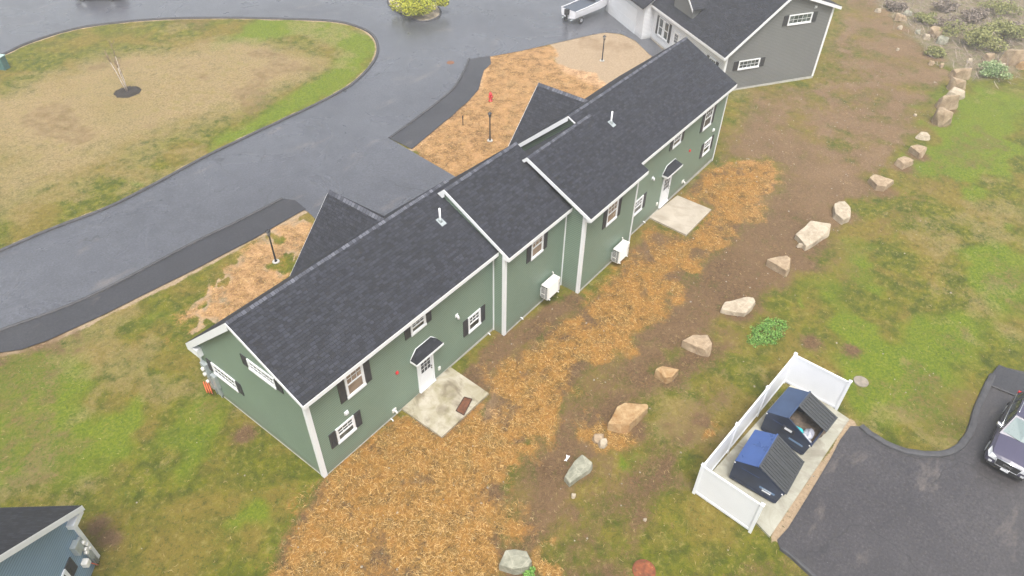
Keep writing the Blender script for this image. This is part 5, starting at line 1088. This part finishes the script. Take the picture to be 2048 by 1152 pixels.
# ------------------------------------------------------------------ vehicles
PAINT = NM('dark_purple_grey_paint', .32, .4, 0); PAINT.color((.062, .058, .098)); PAINT.b.inputs['Coat Weight'].default_value = .35; PAINT = PAINT.m
DPL = plain('black_plastic', (.018, .018, .02), .5); CHROME = plain('chrome_trim', (.75, .76, .78), .15, .95, var=.03); TYRE = plain('tyre_rubber', (.02, .02, .02), .8); RIM = plain('alloy_rim', (.62, .63, .65), .3, .7, var=.05); CG = plain('car_glass', (.04, .055, .06), .06, .0, spec=.9); WS = plain('windscreen_glass', (.10, .15, .155), .3, .0, spec=.4, var=.05); LAMPM = plain('headlight_lens', (.62, .64, .66), .1, .2, var=.1); TAILM = plain('tail_light', (.45, .02, .02), .2)
def suv(loc, rz, label, group=None):
    """front towards local -x, length 4.7, width 1.85"""
    r = empty('parked_suv', loc, rz); tag(r, label, 'car', group)
    Lc, Wc = 4.7, 1.85
    st = [(0.0, .80, .42, .70, .86, .60), (.12, .88, .30, .78, .93, .72), (.45, .915, .26, .86, 1.0, .76), (1.15, .925, .24, .94, 1.08, .80), (1.45, .925, .24, .97, 1.10, .83), (2.6, .93, .24, 1.0, 1.08, .86), (3.7, .925, .25, 1.0, 1.08, .86), (4.4, .90, .30, .98, 1.05, .82), (4.68, .84, .40, .9, 1.0, .76)]
    m = MB(); rows = []
    for x, hw, zb, zs, zt, wt in st:
        half = [(hw * .93, zb), (hw, zb + .12), (hw, (zb + zs) / 2 + .05), (hw * .985, zs - .03), (wt, zt - .03), (wt * .55, zt), (0, zt + .012)]
        rows.append([(x, -y, z) for y, z in half] + [(x, y, z) for y, z in half[-2::-1]])
    for a, b in zip(rows, rows[1:]):
        for k_ in range(len(a) - 1): m.poly([a[k_], a[k_ + 1], b[k_ + 1], b[k_]], sm=True)
        m.poly([a[0], b[0], b[-1], a[-1]])
    m.poly(rows[0]); m.poly(rows[-1]); b_ = m.build('body', PAINT, r)
    g = MB()     # greenhouse: pillars/roof
    def ring(x, hw, z): return [(x, -hw, z), (x, hw, z)]
    base = [(1.28, .80, 1.07), (4.45, .80, 1.04)]; top = [(2.15, .64, 1.68), (2.5, .66, 1.73), (3.6, .66, 1.73), (4.2, .62, 1.66)]
    roofp = []
    for x, hw, z in top: roofp.append([(x, -hw, z), (x, -hw * .5, z + .03), (x, hw * .5, z + .03), (x, hw, z)])
    for a, b in zip(roofp, roofp[1:]):
        for k_ in range(3): g.poly([a[k_], a[k_ + 1], b[k_ + 1], b[k_]], sm=True)
    for sg in (-1, 1):
        T = [(x, sg * hw, z) for x, hw, z in top]; Bq = [(1.28, sg * .84, 1.06), (2.2, sg * .87, 1.07), (3.7, sg * .86, 1.07), (4.45, sg * .83, 1.03)]
        for i in range(3): g.poly([Bq[i], Bq[i + 1], T[i + 1], T[i]])
    g.poly([(4.45, -.83, 1.03), (4.45, .83, 1.03), (4.2, .62, 1.66), (4.2, -.62, 1.66)]); g.poly([(1.28, -.84, 1.06), (1.28, .84, 1.06), (2.15, .64, 1.68), (2.15, -.64, 1.68)])
    g.build('cabin', PAINT, r)
    def off(p, n_, d_): return tuple(Vector(p) + Vector(n_) * d_)
    nW = Vector((-.57, 0, .8)).normalized(); w_ = MB(); w_.poly([off(p, nW, .012) for p in ((1.40, -.76, 1.135), (1.34, 0, 1.10), (1.40, .76, 1.135), (2.08, .60, 1.635), (2.06, 0, 1.65), (2.08, -.60, 1.635))]); w_.build('windscreen', WS, r, fix=False)
    for sg in (-1, 1):
        nS = Vector((0, sg, .33)).normalized()
        for q in ([(1.72, .845, 1.12), (2.55, .855, 1.12), (2.62, .68, 1.66), (2.28, .675, 1.63)], [(2.65, .855, 1.12), (3.45, .855, 1.12), (3.38, .68, 1.66), (2.72, .68, 1.67)], [(3.55, .855, 1.12), (4.15, .84, 1.12), (3.98, .665, 1.6), (3.5, .68, 1.65)]):
            s_ = MB(); s_.poly([off((x, sg * y, z), nS, .014) for x, y, z in q]); s_.build('side_window', CG, r, fix=False)
        s_ = MB(); s_.tube([off((1.6, sg * .86, 1.09), nS, .02), off((4.3, sg * .85, 1.09), nS, .02)], .014, 6); s_.build('window_trim', CHROME, r)
        s_ = MB(); s_.tube([(2.3, sg * .60, 1.76), (2.4, sg * .60, 1.80), (3.9, sg * .60, 1.79), (4.0, sg * .60, 1.74)], .018, 6); s_.build('roof_rail', CHROME, r)
        s_ = MB(); s_.hexa([(1.62, sg * .90, 1.04), (1.80, sg * .92, 1.04), (1.80, sg * 1.10, 1.08), (1.66, sg * 1.10, 1.08), (1.64, sg * .90, 1.16), (1.80, sg * .92, 1.2), (1.80, sg * 1.1, 1.23), (1.68, sg * 1.1, 1.23)]); s_.build('mirror', CHROME, r, bevel=.03)
        s_ = MB(); s_.box(1.2, 3.8, *sorted((sg * .925, sg * .95)), .27, .42); s_.build('sill', DPL, r)
        s_ = MB(); s_.poly([(-.01, sg * .50, .66), (-.012, sg * .80, .70), (.22, sg * .905, .80), (.42, sg * .86, .97), (.12, sg * .74, .90), (.02, sg * .52, .85)]); s_.v = [(x - .02, y * 1.005, z + .02) for x, y, z in s_.v]; s_.build('headlight', LAMPM, r, fix=False)
        s_ = MB(); s_.box(-.02, .03, *sorted((sg * .58, sg * .72)), .45, .55); s_.build('fog_light', LAMPM, r)
        s_ = MB(); s_.box(4.6, 4.70, *sorted((sg * .66, sg * .85)), .8, 1.0); s_.build('tail_light', TAILM, r)
        for x in (.92, 3.72):
            s_ = MB(); s_.lathe((x, sg * .82, .36), [(.25, -.11), (.36, -.1), (.37, -.04), (.37, .06), (.36, .1), (.25, .115)], 28, ax='y'); wh = s_.build('wheel', TYRE, r)
            s_ = MB(); yo = sg * .935; s_.lathe((x, yo, .36), [(.25, -.012), (.25, .012), (.22, .012), (.21, -.008)], 24, ax='y'); s_.lathe((x, yo, .36), [(.06, -.01), (.06, .015)], 12, ax='y')
            for k_ in range(5): a = k_ * 1.2566; s_.tube([(x + math.cos(a) * .05, yo, .36 + math.sin(a) * .05), (x + math.cos(a) * .23, yo, .36 + math.sin(a) * .23)], [.03, .022], 6)
            s_.build('rim', RIM, wh)
            s_ = MB(); s_.tube([(x + math.cos(t) * .42, sg * .925, .36 + math.sin(t) * .42) for t in [math.pi * i / 14 for i in range(15)]], .035, 6); s_.build('wheel_arch', DPL, r)
    s_ = MB(); s_.poly([(-.02, -.46, .52), (-.02, .46, .52), (.0, .52, .84), (-.0, -.52, .84)]); s_.v = [(x - .012, y, z) for x, y, z in s_.v]; s_.build('grille', DPL, r, fix=False)
    s_ = MB(); s_.tube([(-.035, -.5, .86), (-.045, 0, .875), (-.035, .5, .86)], .028, 6); s_.tube([(-.04, -.5, .84), (-.05, -.44, .50), (-.05, .44, .50), (-.04, .5, .84)], .02, 6); s_.build('grille_trim', CHROME, r)
    cu = bpy.data.curves.new('badge_text', 'FONT'); cu.body = 'GMC'; cu.size = .17; cu.extrude = .008; cu.align_x = 'CENTER'; cu.align_y = 'CENTER'
    to = bpy.data.objects.new('badge_tmp', cu); COL.objects.link(to); bpy.context.view_layer.update(); me = bpy.data.meshes.new_from_object(to); bpy.data.objects.remove(to)
    me.materials.clear(); me.materials.append(CHROME); bo = bpy.data.objects.new('badge', me); COL.objects.link(bo); bo.parent = r; bo.location = (-.055, 0, .69); bo.rotation_euler = (math.radians(90), 0, math.radians(-90))
    s_ = MB(); s_.box(-.06, -.045, -.16, .16, .34, .49); s_.build('number_plate', LABW, r); s_ = MB(); s_.box(-.02, .1, -.72, .72, .3, .44); s_.build('lower_bumper', DPL, r)
    s_ = MB(); s_.tube([(1.33, -.7, 1.10), (1.42, -.1, 1.15)], .012, 5); s_.tube([(1.32, .05, 1.10), (1.42, .7, 1.15)], .012, 5); s_.build('wiper', DPL, r)
    return r
cf = G(2003, 938)
pw1, pw2, ppl = G(1973, 893, .3), G(2016, 803, .3), G(2009, 941, .42)
rzs = math.atan2(pw2.y - pw1.y, pw2.x - pw1.x); print('suv', pw1, pw2, ppl, math.degrees(rzs))
SV = suv((ppl.x + .05, ppl.y, gz(ppl.x) + .012), rzs, 'dark purple grey sport utility car parked on asphalt at the right edge')
# a dark car at the top edge: only its wheel is inside the frame
tp = G(166, 3); S2 = copy_tree(SV); S2.name = 'parked_suv.001'; S2['label'] = 'dark car at the top edge showing only its pale wheel'
rz_ = math.radians(118); wl_ = Vector((3.72, -.93 if True else .93, 0)); 
e1 = Vector((G(300, 3) - G(166, 3)).normalized())     # along the kerb, image right
rz_ = math.atan2(e1.y, e1.x)
wq = Matrix.Rotation(rz_, 3, 'Z') @ Vector((.92, -.95, 0)); S2.location = (tp.x - wq.x, tp.y - wq.y, gz(tp.x) + .012); S2.rotation_euler = (0, 0, rz_)

# boat on a trailer
def boat():
    wpt = G(1161, 47); e = (G(1250, 12) - wpt); e.z = 0; L_ = e.length; rz = math.atan2(e.y, e.x)
    r = empty('boat_on_trailer', wpt, rz); tag(r, 'white motor boat on a trailer parked on the far wet driveway', 'boat')
    m = MB(); rows = []   # local x along hull (stern 0 -> bow), y: +left
    N = 14
    for i in range(N + 1):
        t = i / N; x = -.8 + 7.6 * t; hw = .92 * (1 - max(0, (t - .45) / .55) ** 2.2) + .02; ks = .42 + .62 * max(0, (t - .55) / .45) ** 2; dk = 1.30 + .62 * t * t; ch = ks + .18
        rows.append([(x, -hw * 1.0, dk), (x, -hw * .97, (dk + ch) / 2), (x, -hw * .90, ch), (x, 0, ks), (x, hw * .90, ch), (x, hw * .97, (dk + ch) / 2), (x, hw, dk)])
    for a, b in zip(rows, rows[1:]):
        for k_ in range(6): m.poly([a[k_], a[k_ + 1], b[k_ + 1], b[k_]], sm=True)
    m.poly(rows[0]); m.build('hull', plain('white_gelcoat', (.82, .82, .85), .25, var=.02), r)
    m = MB()
    for a, b in zip(rows, rows[1:]): m.poly([(a[0][0], a[0][1] * .93, a[0][2] - .06), (a[6][0], a[6][1] * .93, a[6][2] - .06), (b[6][0], b[6][1] * .93, b[6][2] - .06), (b[0][0], b[0][1] * .93, b[0][2] - .06)])
    m.build('cockpit_cover', plain('dark_boat_cover', (.07, .085, .11), .7), r)
    m = MB()
    for a, b in zip(rows, rows[1:]):
        for q_, s_ in ((0, 1), (6, -1)): m.tube([a[q_], b[q_]], .04, 6, caps=False)
    m.build('gunwale', plain('white_rub_rail', (.75, .76, .78), .4), r)
    m = MB(); m.hexa([(2.5, -.65, 1.45), (2.7, -.6, 1.45), (2.7, .6, 1.45), (2.5, .65, 1.45), (2.2, -.5, 1.8), (2.23, -.5, 1.8), (2.23, .5, 1.8), (2.2, .5, 1.8)]); m.build('windshield', CG, r)
    m = MB(); m.box(-1.22, -.82, -.2, .2, .85, 1.4); m.box(-1.1, -.92, -.07, .07, .35, .85); m.build('outboard_motor', DPL, r, bevel=.05)
    m = MB()
    for y in (-.55, .55): m.tube([(-1.1, y, .42), (3.4, y, .42), (5.9, 0, .42)], .05, 6)
    m.tube([(-.0, -1.0, .33), (0, 1.0, .33)], .05, 6); m.tube([(5.9, 0, .42), (6.3, 0, .42)], .05, 6); m.tube([(5.7, 0, .42), (5.7, 0, .0)], .04, 6); m.tube([(5.3, 0, .42), (5.3, 0, 1.0)], .04, 6); m.build('trailer_frame', GREYM, r)
    for y in (-1.0, 1.0):
        m = MB(); m.lathe((0, y, .32), [(.2, -.1), (.31, -.09), (.32, .09), (.2, .1)], 22, ax='y'); wh = m.build('wheel', TYRE, r); m = MB(); m.lathe((0, y, .32), [(.19, -.105), (.19, .105), (.08, .12), (.06, .13)], 16, ax='y'); m.build('rim', RIM, wh)
    off = Matrix.Rotation(rz, 3, 'Z') @ Vector((0, -1.0, 0)); r.location = (wpt.x - off.x, wpt.y - off.y, gz(wpt.x) + .012)
boat()

# ------------------------------------------------------------------ haze: the foggy air over the whole lot
hz_ = MB(); hz_.box(-1100, 1100, -1100, 1100, -14, 34); m = bpy.data.materials.new('fog'); m.use_nodes = True; t = m.node_tree; t.nodes.remove(t.nodes['Principled BSDF'])
pv = t.nodes.new('ShaderNodeVolumePrincipled'); pv.inputs['Color'].default_value = (.94, .96, 1, 1); pv.inputs['Density'].default_value = .0016; pv.inputs['Anisotropy'].default_value = .2
t.links.new(pv.outputs[0], t.nodes['Material Output'].inputs['Volume']); tag(hz_.build('haze', m), kind='stuff')
